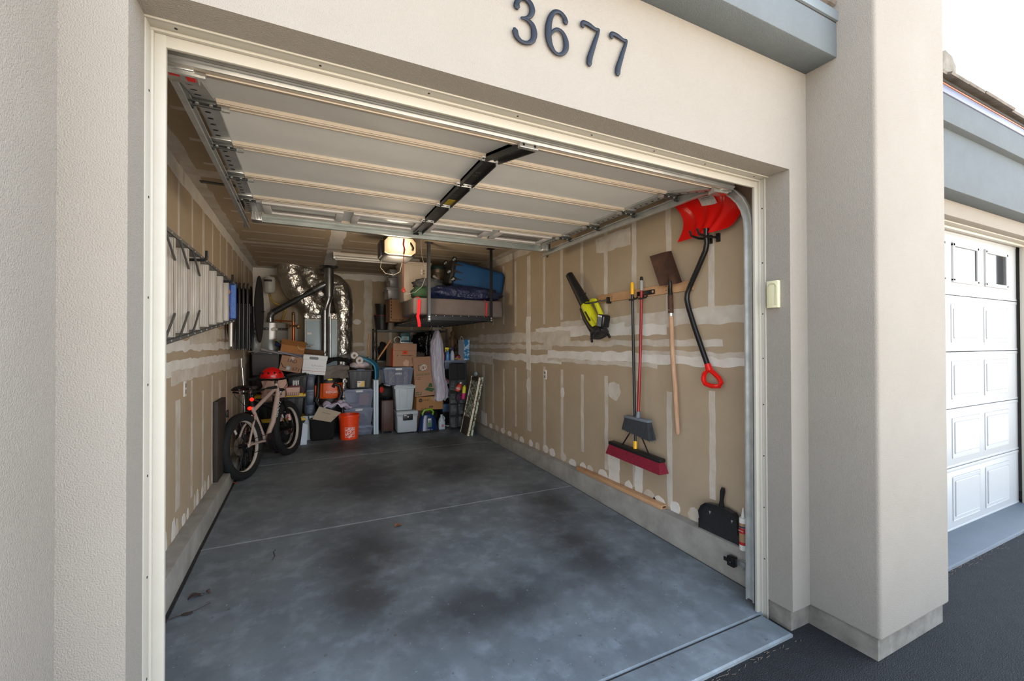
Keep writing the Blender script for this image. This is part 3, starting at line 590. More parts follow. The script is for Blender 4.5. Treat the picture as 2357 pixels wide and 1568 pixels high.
# on the curb ledge
r = thing('timber_plank', 'long raw pine stud lying on the right curb ledge', 'plank', (2.965, 1.6, .2))
m = MB(); m.T = Matrix.Translation((0, 0, 0)); m.box(-.02, -.60, 0, .042, .60, .034, 0, .003); m.build('plank', wood, r)
m = MB(); m.box(-.004, -.6012, .010, .030, -.6002, .024, 0, .0); m.build('end_stain', mat('dark_end_grain', (70, 46, 34), .8), r)
r = thing('dustpan', 'black dustpan standing upright against right wall on the curb ledge', 'dustpan', (2.955, .475, .2), (0, 0, 0))
B = lambda: MB(Matrix(((0, 0, -1, 0), (-1, 0, 0, 0), (0, 1, 0, 0), (0, 0, 0, 1))) @ Matrix.Rotation(-.10, 4, 'X') @ Matrix.Translation((.455, -.225, 0)))
m = B(); PO = [(-.62, .228), (-.605, .30), (-.60, .36), (-.58, .40), (-.545, .428), (-.47, .44), (-.39, .44), (-.33, .428), (-.30, .395), (-.292, .30), (-.295, .228)]
m.prism(PO, .006, 0); 
for i in range(len(PO)-1):
    (a, b), (c, d) = PO[i], PO[i+1]; m.add([(a, b, 0), (c, d, 0), (c, d, .045*min(1, (d-.2)*6)), (a, b, .045*min(1, (b-.2)*6)), (a+.004, b-.006, 0), (c-.004, d-.006, 0), (c-.004, d-.006, .045*min(1, (d-.2)*6)), (a+.004, b-.006, .045*min(1, (b-.2)*6))], [[0, 1, 2, 3], [5, 4, 7, 6], [3, 2, 6, 7]])
m.prism([(-.54, .37), (-.525, .37), (-.532, .35)], .008, 1); m.prism([(-.365, .37), (-.35, .37), (-.358, .35)], .008, 1)
m.build('pan', [mat('scuffed_black_plastic', (38, 39, 41), .45, var=.6, vs=30, c2=(26, 26, 28)), mat('pale_scuff', (150, 150, 148), .6)], r)
m = B(); m.tube([(-.432, .43, .02), (-.434, .48, .02), (-.431, .54, .02), (-.428, .566, .02)], [.02, .013, .017, .012], 10, flat=None); m.build('handle', blk_g, r)
r = thing('caulk_tube', 'tube of silicone sealant with tan label on ledge by door track', 'caulk tube', (2.93, .272, .2))
m = MB(); m.lathe([(.023, 0), (.024, .004), (.024, .2), (.022, .207)], 20, 0); m.build('cartridge', mat('white_cartridge', (226, 224, 218), .4), r)
m = MB(); m.lathe([(.0245, .035), (.0245, .175)], 20, 0, None, False); m.lathe([(.0247, .11), (.0247, .142)], 20, 1, None, False); m.lathe([(.0247, .036), (.0247, .054)], 20, 1, None, False); m.lathe([(.0247, .146), (.0247, .156)], 20, 2, None, False)
m.text('SILICONE', .011, Matrix.Translation((-.0249, 0, .126)) @ WRM @ Matrix.Rotation(0, 4, 'Z'), 3, .0002, .75)
m.build('label', [mat('tan_label', (176, 142, 106), .5, var=.6, vs=200, c2=(130, 96, 70)), mat('label_red', (178, 30, 34), .5), mat('label_navy', (40, 48, 92), .5), MATS['white_print']], r)
m = MB(); m.lathe([(.012, .207), (.011, .222), (.003, .272)], 14, 0); m.build('nozzle', mat('clear_white_plastic', (220, 220, 216), .35), r)
# safety eye of the door, on the curb
r = thing('safety_sensor', 'small black door safety sensor on bracket at the curb end', 'sensor', (2.925, .32, .11))
m = MB(); m.box(-.055, -.022, -.03, -.015, .03, .035, 0, .006); m.lathe([(.012, 0), (.014, .012), (.008, .016)], 12, 0, Matrix.Translation((-.055, .004, 0)) @ Matrix.Rotation(-PI/2, 4, 'Y')); m.box(-.06, .0, -.005, -.05, .05, .02, 0, .003); m.build('body', blk_g, r)
m = MB(); m.box(-.015, -.01, -.01, .003, .006, .02); m.box(-.02, -.075, -.012, -.016, -.01, .02); m.tube([(-.02, -.03, .01), (-.025, -.05, .03), (-.022, -.085, .03), (-.02, -.09, -.02), (-.02, -.06, -.03)], .003, 6); m.build('bracket', steel_b, r)
r = wall_thing('power_outlet', 'white duplex power outlet on right wall below the mud band', 'outlet', -2.96, 1.16, .0)
m = MB(); m.box(-.036, -.058, 0, .036, .058, .006, 0, .003); m.build('cover_plate', mat('outlet_white', (222, 218, 208), .4), r)
m = MB(); m.box(-.016, .008, .006, .016, .038, .009, 0, .004); m.box(-.016, -.038, .006, .016, -.008, .009, 0, .004); m.build('sockets', mat('outlet_grey', (120, 116, 110), .4), r)
# ================================================================== left wall
alu = mat('aluminium_tread', (214, 208, 198), .42, .55, var=.8, vs=3, c2=(168, 160, 150), stretch=(14, 14, 1))
alu_d = mat('dull_aluminium_rail', (112, 112, 110), .45, .6, var=.6, vs=10, c2=(84, 84, 83))
r = thing('step_ladder', 'long aluminium step ladder hung sideways on the left wall hooks', 'ladder', (-.31, 2.2, 1.56))
B = lambda: loc_mb(r)
zb = lambda y: 1.548 + (y-1.0)*.1005
def rail(z0, z1, y0, y1, sgn, x0=-.365, x1=-.27, k=0):
    m = B(); t = .0025
    m.add([(x0, y0, z0), (x1, y0, z0), (x1, y1, z1), (x0, y1, z1), (x0, y0, z0+sgn*t), (x1, y0, z0+sgn*t), (x1, y1, z1+sgn*t), (x0, y1, z1+sgn*t)], [[0, 1, 2, 3], [4, 7, 6, 5], [0, 4, 5, 1], [1, 5, 6, 2], [2, 6, 7, 3], [3, 7, 4, 0]])
    for xa, xb in ((x1-t, x1), (x0, x0+t)):
        m.add([(xa, y0, z0), (xb, y0, z0), (xb, y1, z1), (xa, y1, z1), (xa, y0, z0+sgn*.024), (xb, y0, z0+sgn*.024), (xb, y1, z1+sgn*.024), (xa, y1, z1+sgn*.024)], [[0, 1, 2, 3], [4, 7, 6, 5], [0, 4, 5, 1], [1, 5, 6, 2], [2, 6, 7, 3], [3, 7, 4, 0]])
    n = 14
    for i in range(n):
        f = (i+.5)/n; y = y0+(y1-y0)*f; z = z0+(z1-z0)*f + sgn*.012; m.rod((x1, y, z), (x1+.003, y, z), .005, n=6, k=1)
    return m
rail(2.124, 2.128, .98, 3.42, 1).build('side_rail', [alu_d, steel_b], r); rail(zb(.98), zb(3.42), .98, 3.42, -1).build('side_rail', [alu_d, steel_b], r)
rail(2.11, 2.112, 1.0, 3.40, 1, -.42, -.385).build('rear_rail', [alu_d, steel_b], r); rail(zb(1.0)+.02, zb(3.4)+.02, 1.0, 3.40, -1, -.42, -.385).build('rear_rail', [alu_d, steel_b], r)
for i in range(8):
    y = 1.0 + .2935*i; m = B(); z0, z1 = zb(y)+.002, 2.122
    m.box(-.362, y, z0, -.274, y+.004, z1)
    for q in range(7): m.box(-.358+.0125*q, y-.0025, z0+.01, -.352+.0125*q, y, z1-.01)
    m.box(-.276, y, z0, -.272, y+.03, z1); m.box(-.364, y, z0, -.360, y+.03, z1); m.build('step', alu, r)
for i in range(4):
    y = 1.0+.2935*i
    m = B(); m.tube([(-.268, y+.002, 2.0), (-.266, y-.20, 2.125)], .006, 6); m.build('brace', alu_d, r)
    m = B(); m.tube([(-.268, y+.002, zb(y)+.13), (-.266, y-.20, zb(y-.2)-.005)], .006, 6); m.build('brace', alu_d, r)
blue = mat('blue_plastic', (22, 66, 170), .4)
m = B(); m.box(-.42, 3.41, 1.795, -.262, 3.47, 2.15, 0, .012); m.rod((-.335, 3.407, 2.06), (-.335, 3.411, 2.06), .028, n=16, k=1); m.box(-.352, 3.4075, 1.86, -.312, 3.411, 1.92, 2); m.box(-.30, 3.405, 1.80, -.262, 3.41, 2.14, 3); m.build('top_cap', [blue, mat('orange_spot', (224, 140, 60), .5), blk, mat('pale_blue_label', (96, 140, 206), .5, var=.8, vs=60, c2=(60, 96, 176))], r)
def lhook(y, label):
    t = thing('ladder_hook', label, 'hook', (XL, y, 2.09))
    m = MB(Matrix.Translation((-XL, -y, -2.09))); m.tube([(XL, y, 2.085), (-.32, y, 2.088), (-.235, y, 2.092), (-.218, y, 2.102), (-.215, y, 2.115), (-.215, y, 2.155)], .0095, 10); m.build('arm', black_s, t)
    m = MB(Matrix.Translation((-XL, -y, -2.09))); m.box(XL, y-.02, 2.03, XL+.006, y+.02, 2.14, 0, .002); m.build('base_plate', black_s, t)
lhook(1.80, 'black wall hook under the step ladder, nearer the garage opening'); lhook(2.86, 'black wall hook under the step ladder, nearer its blue cap')
r = thing('silver_pole', 'silver telescopic pole with red tip hanging behind the blue ladder cap', 'pole', (-.345, 3.72, 1.52))
m = loc_mb(r); m.rod((-.345, 3.72, 1.52), (-.345, 3.72, 1.86), .020, k=0, n=14); m.rod((-.345, 3.72, 1.80), (-.345, 3.72, 2.17), .026, n=14, k=0); m.build('tube', mat('brushed_silver', (190, 184, 178), .35, .7), r)
m = loc_mb(r); m.rod((-.345, 3.72, 2.165), (-.345, 3.72, 2.215), .02, n=12); m.build('tip', mat('dark_red_cap', (140, 24, 32), .4), r)
# folded chairs on the wall
def folding_chair(x, label):
    t = thing('folding_chair', label, 'chair', (x, 4.45, 1.47), group='folded black chairs hung on the left wall')
    grey = mat('dark_grey_tube', (58, 58, 60), .35, .5)
    for y in (-.21, .21):
        m = MB(); m.tube([(.0, y, .02), (0, y, .70), (0, y*.9, .765), (0, y*.7, .79)], .0115, 10); m.build('leg', grey, t)
        m = MB(); m.tube([(.017, y*.82, .0), (.017, y*.82, .55)], .010, 8); m.build('rear_leg', grey, t)
    m = MB(); m.box(-.016, -.18, .08, .004, .18, .46, 0, .008); m.build('seat', blk, t)
    m = MB(); m.box(-.010, -.20, .55, .008, .20, .74, 0, .008); m.build('backrest', blk, t); return t
ch = folding_chair(-.375, 'folded black chair innermost against the left wall')
for x, l in ((-.336, 'folded black chair second from the left wall'), (-.297, 'folded black chair third out from the left wall'), (-.258, 'folded black chair outermost from wall, next to round black disc')):
    dup(ch, (x, 4.45 + (x+.385)*.2, 1.47), None, l)
r = thing('folding_camp_bag', 'slim black bagged folding seat hung between ladder cap and folded chairs', 'camping seat', (-.38, 4.05, 1.52))
m = loc_mb(r); m.blob((-.385, 4.05, 1.86), (.045, .08, .33), .12, 3, 16); m.build('bag', mat('black_nylon', (20, 20, 22), .7, bump=.4, bs=20), r)
m = loc_mb(r); m.tube([(-.40, 4.05, 2.17), (-.43, 4.05, 2.24), (-.448, 4.05, 2.25)], .006, 6); m.build('strap', blk, r)
r = thing('round_black_disc', 'large thin round black padded disc hanging edge-on outside the folded chairs', 'disc', (-.175, 4.75, 1.56), (0, 0, -.012))
m = MB(); R_ = Matrix.Translation((0, 0, .43)) @ Matrix.Rotation(PI/2, 4, 'Y'); m.lathe([(.43, -.001), (.425, .006), (.30, .02), (.10, .024), (.01, .024)], 48, 0, R_); m.lathe([(.43, .001), (.425, -.008), (.30, -.03), (.10, -.036), (.01, -.036)], 48, 0, R_); m.build('disc', mat('black_fabric', (12, 12, 13), .85, bump=.3, bs=30), r)
m = MB(); m.tube([(.02, 0, .40), (.05, -.02, .40), (.055, -.02, .41)], .007, 6); m.build('strap', blk, r)
m = MB(); m.blob((0, 0, 0), (.065, .09, .13), .22, 3, 18, 0, 4); solo('mesh_bag', 'crumpled clear plastic bag hanging under the round black disc', 'bag', m, mat('clear_plastic_film', (150, 152, 150), .2, alpha=.45, bump=.6, bs=25), (-.23, 4.9, 1.56))
r = thing('power_outlet', 'white outlet cover low on the left wall by ladder', 'outlet', (XL, 2.36, 1.21))
m = MB(); m.box(0, -.036, -.058, .006, .036, .058, 0, .003); m.build('cover_plate', MATS['outlet_white'], r)
m = MB(); m.box(.006, -.016, .008, .009, .016, .038, 0, .004); m.box(.006, -.016, -.038, .009, .016, -.008, 0, .004); m.build('sockets', MATS['outlet_grey'], r)
dwood = mat('dark_stained_wood', (58, 48, 40), .7, var=.8, vs=6, c2=(34, 28, 24), stretch=(1, 8, 1))
r = thing('wooden_board', 'dark weathered wooden panel standing on left curb behind the bike wheel', 'panel', (-.42, 3.62, .2))
m = loc_mb(r); m.box(-.448, 3.40, .2, -.405, 3.84, .98, 0, .004); m.box(-.406, 3.43, .24, -.400, 3.81, .94, 0, .002); m.build('board', dwood, r)
for z in (.34, .80):
    m = loc_mb(r); m.box(-.406, 3.80, z-.03, -.385, 3.875, z+.03, 0, .004); m.rod((-.392, 3.86, z-.04), (-.392, 3.86, z+.04), .01); m.build('hinge', black_s, r)

# ================================================================== overhead rack and what it carries
r = thing('overhead_rack', 'black steel storage rack hanging from ceiling on four posts', 'storage rack', (2.19, 4.9, 1.83))
pc = mat('black_powder_coat', (30, 31, 33), .4, .4); pc_g = mat('grey_powder_coat', (74, 76, 78), .35, .5)
RX0, RX1, RY0, RY1 = 1.765, 2.615, 3.74, 6.05
for x, y in ((RX0, RY0), (RX1, RY0), (RX0, RY1), (RX1, RY1)):
    m = loc_mb(r); m.box(x-.02, y-.02, 1.825, x+.02, y-.017, ZC-.01); m.box(x-.02 if x < 2 else x+.017, y-.02, 1.825, x-.017 if x < 2 else x+.02, y+.02, ZC-.01); m.box(x-.05, y-.03, ZC-.014, x+.05, y+.03, ZC-.008)
    for z in (1.855, 1.885): m.rod((x, y-.027, z), (x, y-.017, z), .011, n=8, k=1)
    m.build('post', [pc_g if x < 2 and y < 4 else pc, steel_b], r)
m = loc_mb(r); m.box(RX0, RY0-.014, 1.845, RX1, RY0-.006, 1.905); m.box(RX0, RY0-.014, 1.90, RX1, RY0+.03, 1.907)
for q in range(7): m.rod((RX0+.09+.11*q, RY0-.008, 1.903), (RX0+.09+.11*q, RY0-.018, 1.903), .005, n=6, k=1)
m.build('front_beam', [pc, steel_b], r)
m = loc_mb(r); m.box(RX0, RY1-.01, 1.845, RX1, RY1, 1.905); m.build('rear_beam', pc, r)
for x in (RX0-.012, RX1+.004):
    m = loc_mb(r); m.box(x, RY0, 1.845, x+.008, RY1, 1.905)
    for q in range(18): m.rod((x-.003, RY0+.12*q+.1, 1.865), (x+.011, RY0+.12*q+.1, 1.865), .006, n=6, k=1)
    m.build('side_beam', [pc, steel_b], r)
m = loc_mb(r); m.box(RX0, RY0, 1.868, RX1, RY1, 1.874)
for q in range(5): m.box(RX0, RY0+.3+.4*q, 1.848, RX1, RY0+.33+.4*q, 1.87)
for q in range(22): m.rod((RX0-.004, RY0+.03+.1*q, 1.895), (RX0-.004, RY0+.03+.1*q, 1.93), .003, n=5, k=1)
m.rod((RX0-.004, RY0, 1.93), (RX0-.004, RY1, 1.93), .004, n=6, k=1); m.build('wire_deck', [pc, pc_g], r)
taupe = mat('taupe_canvas', (108, 98, 95), .85, var=.6, vs=5, c2=(88, 79, 77), bump=.4, bs=14, bd=.02)
m = MB(); m.box(-.62, -.32, 0, .62, .42, .225, 0, .03, 4)
for i, v in enumerate(m.v): m.v[i] = v + noise.noise_vector(v*5)*.012
solo('mattress_bag', 'long grey-brown mattress bag lying on front of the overhead rack', 'mattress bag', m, taupe, (2.205, 4.12, 1.91), ang=60)
for x, l in ((1.655, 'bright red ratchet strap over left end of the mattress bag'), (2.575, 'thin red strap at the right post over the mattress bag')):
    m = MB(); w = .019 if x < 2 else .008
    P = [(0, -.338, -.15 if x < 2 else .0), (-.004, -.345, -.10 if x < 2 else .0), (-.02 if x < 2 else 0, -.338, -.012 if x < 2 else .01), (-.008, -.330, .02), (0, -.333, .19), (0, -.26, .236), (0, .2, .238), (0, .40, .2), (0, .43, .0)]
    m.add([(a+s*w, b, c) for a, b, c in P for s in (-1, 1)] + [(a+s*w, b+.003, c-.003) for a, b, c in P for s in (-1, 1)], [[2*i, 2*i+1, 2*i+3, 2*i+2] for i in range(8)] + [[18+2*i, 18+2*i+2, 18+2*i+3, 18+2*i+1] for i in range(8)])
    solo('ratchet_strap', l, 'strap', m, mat('red_webbing', (224, 16, 34), .7), (x if x < 2 else 2.575, 4.12, 1.91))
m = MB(); m.blob((0, 0, 0), (.54, .22, .105), .20, 2.6, 40, 0, 2, .75); solo('sleeping_bag', 'crumpled navy sleeping bag lying on top of the mattress bag', 'sleeping bag', m, mat('navy_nylon', (30, 42, 78), .38, bump=1, bs=16, bd=.03, var=.7, vs=8, c2=(18, 26, 52)), (2.32, 4.06, 2.225), ang=80)
m = MB(); m.blob((0, 0, 0), (.125, .16, .085), .2, 3, 24, 0, 7, .8); solo('green_bag', 'dark green cloth bag squashed at left end of the mattress bag', 'bag', m, mat('green_canvas', (40, 70, 46), .8, bump=.6, bs=14), (1.735, 4.05, 2.215), ang=80)
m = MB(); m.blob((0, 0, 0), (.20, .16, .085), .3, 3.5, 28, 0, 9, .9); solo('grey_jacket', 'crumpled dark grey jacket on top of the green bag', 'jacket', m, mat('grey_jacket_cloth', (66, 68, 70), .85, bump=.6, bs=12), (1.86, 4.12, 2.345), ang=80)
def tote(name, label, cat, loc, w, d, h, body, lid=None, group=None, rot=0., ribs=3, taper=.14, lidh=.035, handles=None, nolid=False):
    """moulded storage tote: tapered ribbed tub (base at loc, front towards the drive) and a lid with rolled rim"""
    t = thing(name, label, cat, loc, (0, 0, rot), group)
    m = MB(); hh = h-lidh; m.box(-w/2+.012, -d/2+.012, 0, w/2-.012, d/2-.012, hh, 0, .018, 3, taper)
    m.box(-w/2, -d/2, hh-.028, w/2, d/2, hh-.004, 0, .006)
    for i in range(ribs):
        x = (i-(ribs-1)/2)*w/(ribs+.6); q = 1-taper
        for s in (-1, 1): m.add([(x*q-.018, s*(-d/2*q+.004), .015), (x*q+.018, s*(-d/2*q+.004), .015), (x+.024, s*(-d/2+.004), hh-.03), (x-.024, s*(-d/2+.004), hh-.03), (x*q-.018, s*(-d/2*q+.03), .015), (x*q+.018, s*(-d/2*q+.03), .015), (x+.024, s*(-d/2+.03), hh-.03), (x-.024, s*(-d/2+.03), hh-.03)], [[0, 1, 2, 3], [4, 7, 6, 5], [0, 4, 5, 1], [1, 5, 6, 2], [2, 6, 7, 3], [3, 7, 4, 0]])
    m.build('tub', body, t)
    if not nolid:
        m = MB(); m.box(-w/2-.006, -d/2-.006, hh-.006, w/2+.006, d/2+.006, h-.012, 0, .008); m.box(-w/2+.03, -d/2+.03, h-.02, w/2-.03, d/2-.03, h, 0, .006); m.build('lid', lid or body, t)
    if handles:
        m = MB(); m.box(-.055, -d/2-.02, hh-.035, .055, -d/2+.004, hh-.008, 0, .006); m.build('latch', handles, t)
        for s in (-1, 1): m = MB(); m.box(s*(w/2+.002)-.01, -.07, hh-.035, s*(w/2+.002)+.01, .07, hh-.008, 0, .006); m.build('latch', handles, t)
    return t
beige = mat('beige_plastic', (176, 164, 148), .5, var=.3, vs=4, c2=(160, 148, 132))
t = tote('storage_tote', 'tall beige plastic tote behind the green bag on the overhead rack', 'storage tote', (1.765, 4.62, 2.14), .42, .42, .57, beige, beige, ribs=2, taper=.16, lidh=.03)
m = MB(); 
for q in range(4): m.rod((.07+.035*(q % 2), -.212, .40+.04*(q//2)), (.07+.035*(q % 2), -.204, .40+.04*(q//2)), .013, n=10, k=q % 2)
m.build('sticker', [mat('white_sticker_matte', (214, 206, 198), .6), mat('sticker_dots', (132, 108, 100), .6)], t)
clearg = mat('smoky_clear_plastic', (168, 168, 172), .25, alpha=.72, var=.5, vs=4, c2=(120, 116, 124))
cl_lid = mat('clear_plastic_lid', (176, 178, 180), .25, alpha=.7)
for i, (z, h, dx, l) in enumerate(((2.276, .20, 0, 'bottom'), (2.478, .15, .02, 'middle'), (2.63, .14, .03, 'top'))):
    tote('clear_box', 'smoky clear lidded box, %s of three on the cardboard box end of rack' % l, 'storage box', (1.685+dx, 5.72, z), .30-.02*i, .40, h, clearg, cl_lid, 'clear lidded boxes stacked at the rack end', ribs=0, taper=.12, lidh=.025)
card = mat('cardboard', (150, 116, 86), .85, var=.5, vs=5, c2=(132, 98, 70)); card_l = mat('light_cardboard', (168, 130, 104), .85, var=.4, vs=5, c2=(150, 112, 88)); card_d = mat('dark_cardboard', (106, 80, 58), .85, var=.5, vs=5, c2=(86, 62, 44))
tape_m = mat('packing_tape', (186, 160, 128), .2, alpha=.75); ink = mat('print_ink', (48, 40, 36), .7)
def carton(name, label, loc, w, d, h, m_=None, rot=(0, 0, 0), open_=0., tape=True, group=None, ink_fn=None, inks=None, cat='box'):
    """cardboard box standing on loc: four walls, meeting or open flaps, tape"""
    t = thing(name, label, cat, loc, rot, group); c_ = m_ or card
    m = MB(); k = .005
    if open_:
        m.box(-w/2, -d/2, 0, w/2, d/2, .006); m.box(-w/2, -d/2, 0, w/2, -d/2+k, h); m.box(-w/2, d/2-k, 0, w/2, d/2, h); m.box(-w/2, -d/2, 0, -w/2+k, d/2, h); m.box(w/2-k, -d/2, 0, w/2, d/2, h)
    else: m.box(-w/2, -d/2, 0, w/2, d/2, h-.004, 0, .004, 1)
    if ink_fn: ink_fn(m)
    m.build('carton', [c_]+list(inks or [ink]), t)
    if open_:
        for sx, sy in ((0, -1), (0, 1), (-1, 0), (1, 0)):
            m = MB(); a = open_; L_ = min(w, d)*.42
            if sy: m.T = Matrix.Translation((0, sy*d/2, h)) @ Matrix.Rotation(-sy*a, 4, 'X'); m.box(-w/2, -k/2, 0, w/2, k/2, L_)
            else: m.T = Matrix.Translation((sx*w/2, 0, h)) @ Matrix.Rotation(sx*a*1.15, 4, 'Y'); m.box(-k/2, -d/2, 0, k/2, d/2, L_)
            m.build('flap', c_, t)
    else:
        for s in (-1, 1): m = MB(); m.box(-w/2, min(s*.0015, s*d/2), h-.004, w/2, max(s*.0015, s*d/2), h, 0, .001, 1); m.build('flap', c_, t)
        if tape: m = MB(); m.box(-.024, -d/2-.001, h-.06, .024, -d/2+.001, h+.001); m.box(-.024, -d/2-.001, h-.0005, .024, d/2+.001, h+.001); m.build('tape', tape_m, t)
    return t
def side_marks(m):
    M_ = Matrix.Translation((-.1515, 0, .0)) @ Matrix(((0, 0, -1, 0), (-1, 0, 0, 0), (0, 1, 0, 0), (0, 0, 0, 1)))
    for q in range(7): m.box(-.136+.006*(q % 2), -.2012, .05+.05*q, -.118, -.2002, .08+.05*q, 1)
    for q in range(9): m.box(-.11+.022*q, -.2012, .015, -.102+.022*q, -.2002, .04, 1)
carton('cardboard_box', 'brown cardboard box under the clear boxes at the rack end', (1.87-.14, 5.70, 1.908), .30, .40, .365, card, ink_fn=side_marks)
r = thing('waste_bin', 'tall brown waste bin with dark green lid on the rack by suitcase', 'bin', (2.18, 4.78, 1.91))
m = MB(); m.lathe([(.095, 0), (.115, .70), (.12, .74), (.12, .76), (.108, .76)], 24); m.lathe([(.117, .62), (.1185, .64), (.1185, .70), (.116, .71)], 24, 0, None, False); m.build('drum', mat('brown_metal_bin', (104, 92, 78), .35, .4, var=.5, vs=4, c2=(80, 68, 56)), r)
m = MB(); m.lathe([(.122, .755), (.124, .78), (.11, .81), (.06, .83), (.01, .832)], 24); m.build('lid', mat('dark_green_plastic', (26, 48, 46), .45), r)
r = thing('suitcase', 'bright blue wheeled suitcase lying tilted on the navy sleeping bag', 'suitcase', (2.55, 4.25, 2.31), (0, .17, 0))
bl = mat('blue_suitcase_cloth', (8, 70, 118), .7, var=.4, vs=4, c2=(6, 58, 100), bump=.2, bs=120)
m = MB(); m.box(-.40, -.15, -.02, .42, .17, .36, 0, .075, 4); m.build('shell', bl, r, 60)
m = MB(); m.box(-.425, -.155, -.01, -.345, .165, .35, 0, .03, 3); m.build('base', blk, r)
m = MB(); 
for a in (.06, .16, .26): m.add([(-.40, -.154, a), (-.40, -.154, a+.05), (-.22, -.1515, a+.028), (-.40, -.148, a), (-.40, -.148, a+.05), (-.22, -.148, a+.028)], [[0, 1, 2], [3, 5, 4], [0, 3, 4, 1], [1, 4, 5, 2], [2, 5, 3, 0]])
m.tube([(-.36, -.148, .33), (.36, -.148, .33), (.40, -.148, .27), (.40, -.148, .05), (.36, -.148, .01), (-.36, -.148, .01)], .005, 6); m.build('corner_guard', blk, r)
for x, y, z in ((-.40, -.165, .345), (-.44, -.15, .16), (-.37, -.165, .07), (-.43, .14, .34)):
    m = MB(); R_ = Matrix.Translation((x, y, z)) @ Matrix.Rotation(PI/2, 4, 'X'); m.lathe([(.02, -.018), (.034, -.012), (.034, .012), (.02, .018)], 16, 0, R_); m.lathe([(.016, .018), (.016, .022)], 14, 1, R_); w = m.build('wheel', [blk_g, steel_b], r)
m = MB(); m.tube([(.42, -.02, .08), (.45, -.02, .10), (.45, -.02, .25), (.42, -.02, .28)], .012, 8); m.box(.405, -.10, .16, .43, -.06, .24, 0, .005); m.build('handle', blk, r)
m = MB(); m.T = Matrix.Rotation(.7, 4, 'Y'); m.box(-.12, -.02, -.02, .12, .02, .02, 0, .015, 3); solo('white_foam_bar', 'short pale grey bar leaning between waste bin and blue suitcase', 'bar', m, mat('pale_grey_foam', (150, 146, 142), .6), (2.13, 4.55, 2.47))
# strip light
r = thing('strip_light', 'white twin-tube fluorescent strip light fixed under the ceiling', 'light fixture', (1.31, 4.95, 2.76))
wm = mat('white_enamel', (206, 202, 192), .35)
m = loc_mb(r); m.box(.70, 4.86, 2.79, 1.92, 5.04, 2.835, 0, .004); m.box(.70, 4.91, 2.765, 1.92, 4.99, 2.795, 0, .004); m.build('housing', wm, r)
for y in (4.885, 5.015):
    m = loc_mb(r); m.rod((.73, y, 2.768), (1.89, y, 2.768), .0165, n=12); m.build('tube', mat('unlit_tube', (226, 224, 216), .2), r)
for x in (.70, 1.89):
    m = loc_mb(r); m.box(x, 4.862, 2.745, x+.03, 5.038, 2.80, 0, .004); m.build('end_cap', galv, r)
# ================================================================== boiler corner at the back wall
foil = mat('crinkled_foil', (206, 202, 194), .33, .95, var=.5, vs=4, c2=(160, 156, 150), bump=.8, bs=9, bd=.05)
pipe_g = mat('vent_pipe_steel', (150, 152, 152), .3, .9, var=.6, vs=7, c2=(104, 106, 106)); flue = mat('dull_flue_pipe', (72, 74, 73), .45, .6, var=.5, vs=6, c2=(54, 55, 54))
copper = mat('copper_pipe', (196, 98, 48), .35, .8, var=.5, vs=20, c2=(120, 62, 40)); brass = mat('brass_valve', (120, 92, 60), .4, .7)
r = thing('water_heater', 'grey cylindrical water heater in the back left corner', 'water heater', (-.17, 6.36, fz(6.36)))
m = loc_mb(r); m.T = m.T @ Matrix.Translation((-.17, 6.36, 0)); m.lathe([(.23, .09), (.23, .52)], 24, 1); m.lathe([(.255, .52), (.26, .54), (.26, 1.84), (.245, 1.885), (.05, 1.90)], 40, 0); m.build('tank', [mat('grey_enamel', (150, 150, 144), .28, .2), mat('heater_stand', (90, 92, 94), .6)], r)
m = loc_mb(r); m.T = m.T @ Matrix.Translation((-.17, 6.36, 0)); m.lathe([(.2615, 1.765), (.2625, 1.77), (.2625, 1.80), (.2615, 1.805)], 40, 0, None, False)
for q in range(30): a = 2*PI*q/30; m.rod((.2622*math.cos(a), .2622*math.sin(a), 1.785), (.2635*math.cos(a), .2635*math.sin(a), 1.785), .007, n=6, k=1)
m.build('seismic_strap', [galv_d, steel_b], r)
m = loc_mb(r); m.grid(lambda u, v: (-.17+.265*math.cos(-1.55+.42*u), 6.36+.265*math.sin(-1.55+.42*u), 1.62+.26*v), 8, 2, 0, .003); m.tube([(-.115, 6.088, 1.79), (-.05, 6.088, 1.775)], .02, 8, 1); m.tube([(-.11, 6.085, 1.78), (-.11, 6.06, 1.775)], .025, 10, 1); m.build('control_plate', [mat('chrome_plate', (128, 126, 122), .3, .8), mat('pale_valve', (206, 200, 186), .4)], r)
r = thing('vent_flue', 'slanted dull grey flue pipe from water heater to the ceiling vent', 'flue pipe', (-.16, 6.3, 1.90))
m = loc_mb(r); m.tube([(-.165, 6.3, 1.905), (-.165, 6.3, 1.97)], .055, 16); m.tube([(-.165, 6.3, 1.96), (-.155, 6.29, 2.02), (-.115, 6.28, 2.06)], .05, 16); m.build('elbow', pipe_g, r)
m = loc_mb(r); m.tube([(-.13, 6.285, 2.05), (.63, 6.12, 2.53)], .047, 18); m.build('pipe', flue, r)
m = loc_mb(r); m.tube([(.47, 6.16, 2.43), (.58, 6.13, 2.50), (.665, 6.12, 2.545)], [.052, .058, .055], 16); m.build('coupling', pipe_g, r)
r = thing('vent_stack', 'galvanised double-wall vent pipe with collar at ceiling, behind slanted flue', 'vent pipe', (.66, 6.12, 1.1))
m = loc_mb(r); m.rod((.70, 6.12, 2.33), (.70, 6.12, 2.835), .077, n=22); m.rod((.70, 6.12, 2.66), (.70, 6.12, 2.672), .081, n=22); m.rod((.70, 6.12, 2.44), (.70, 6.12, 2.452), .081, n=22); m.build('upper_pipe', pipe_g, r)
m = loc_mb(r); m.lathe([(.08, 2.80), (.115, 2.81), (.15, 2.83), (.15, 2.835)], 24, 0, Matrix.Translation((.70, 6.12, 0))); m.build('ceiling_collar', flue, r)
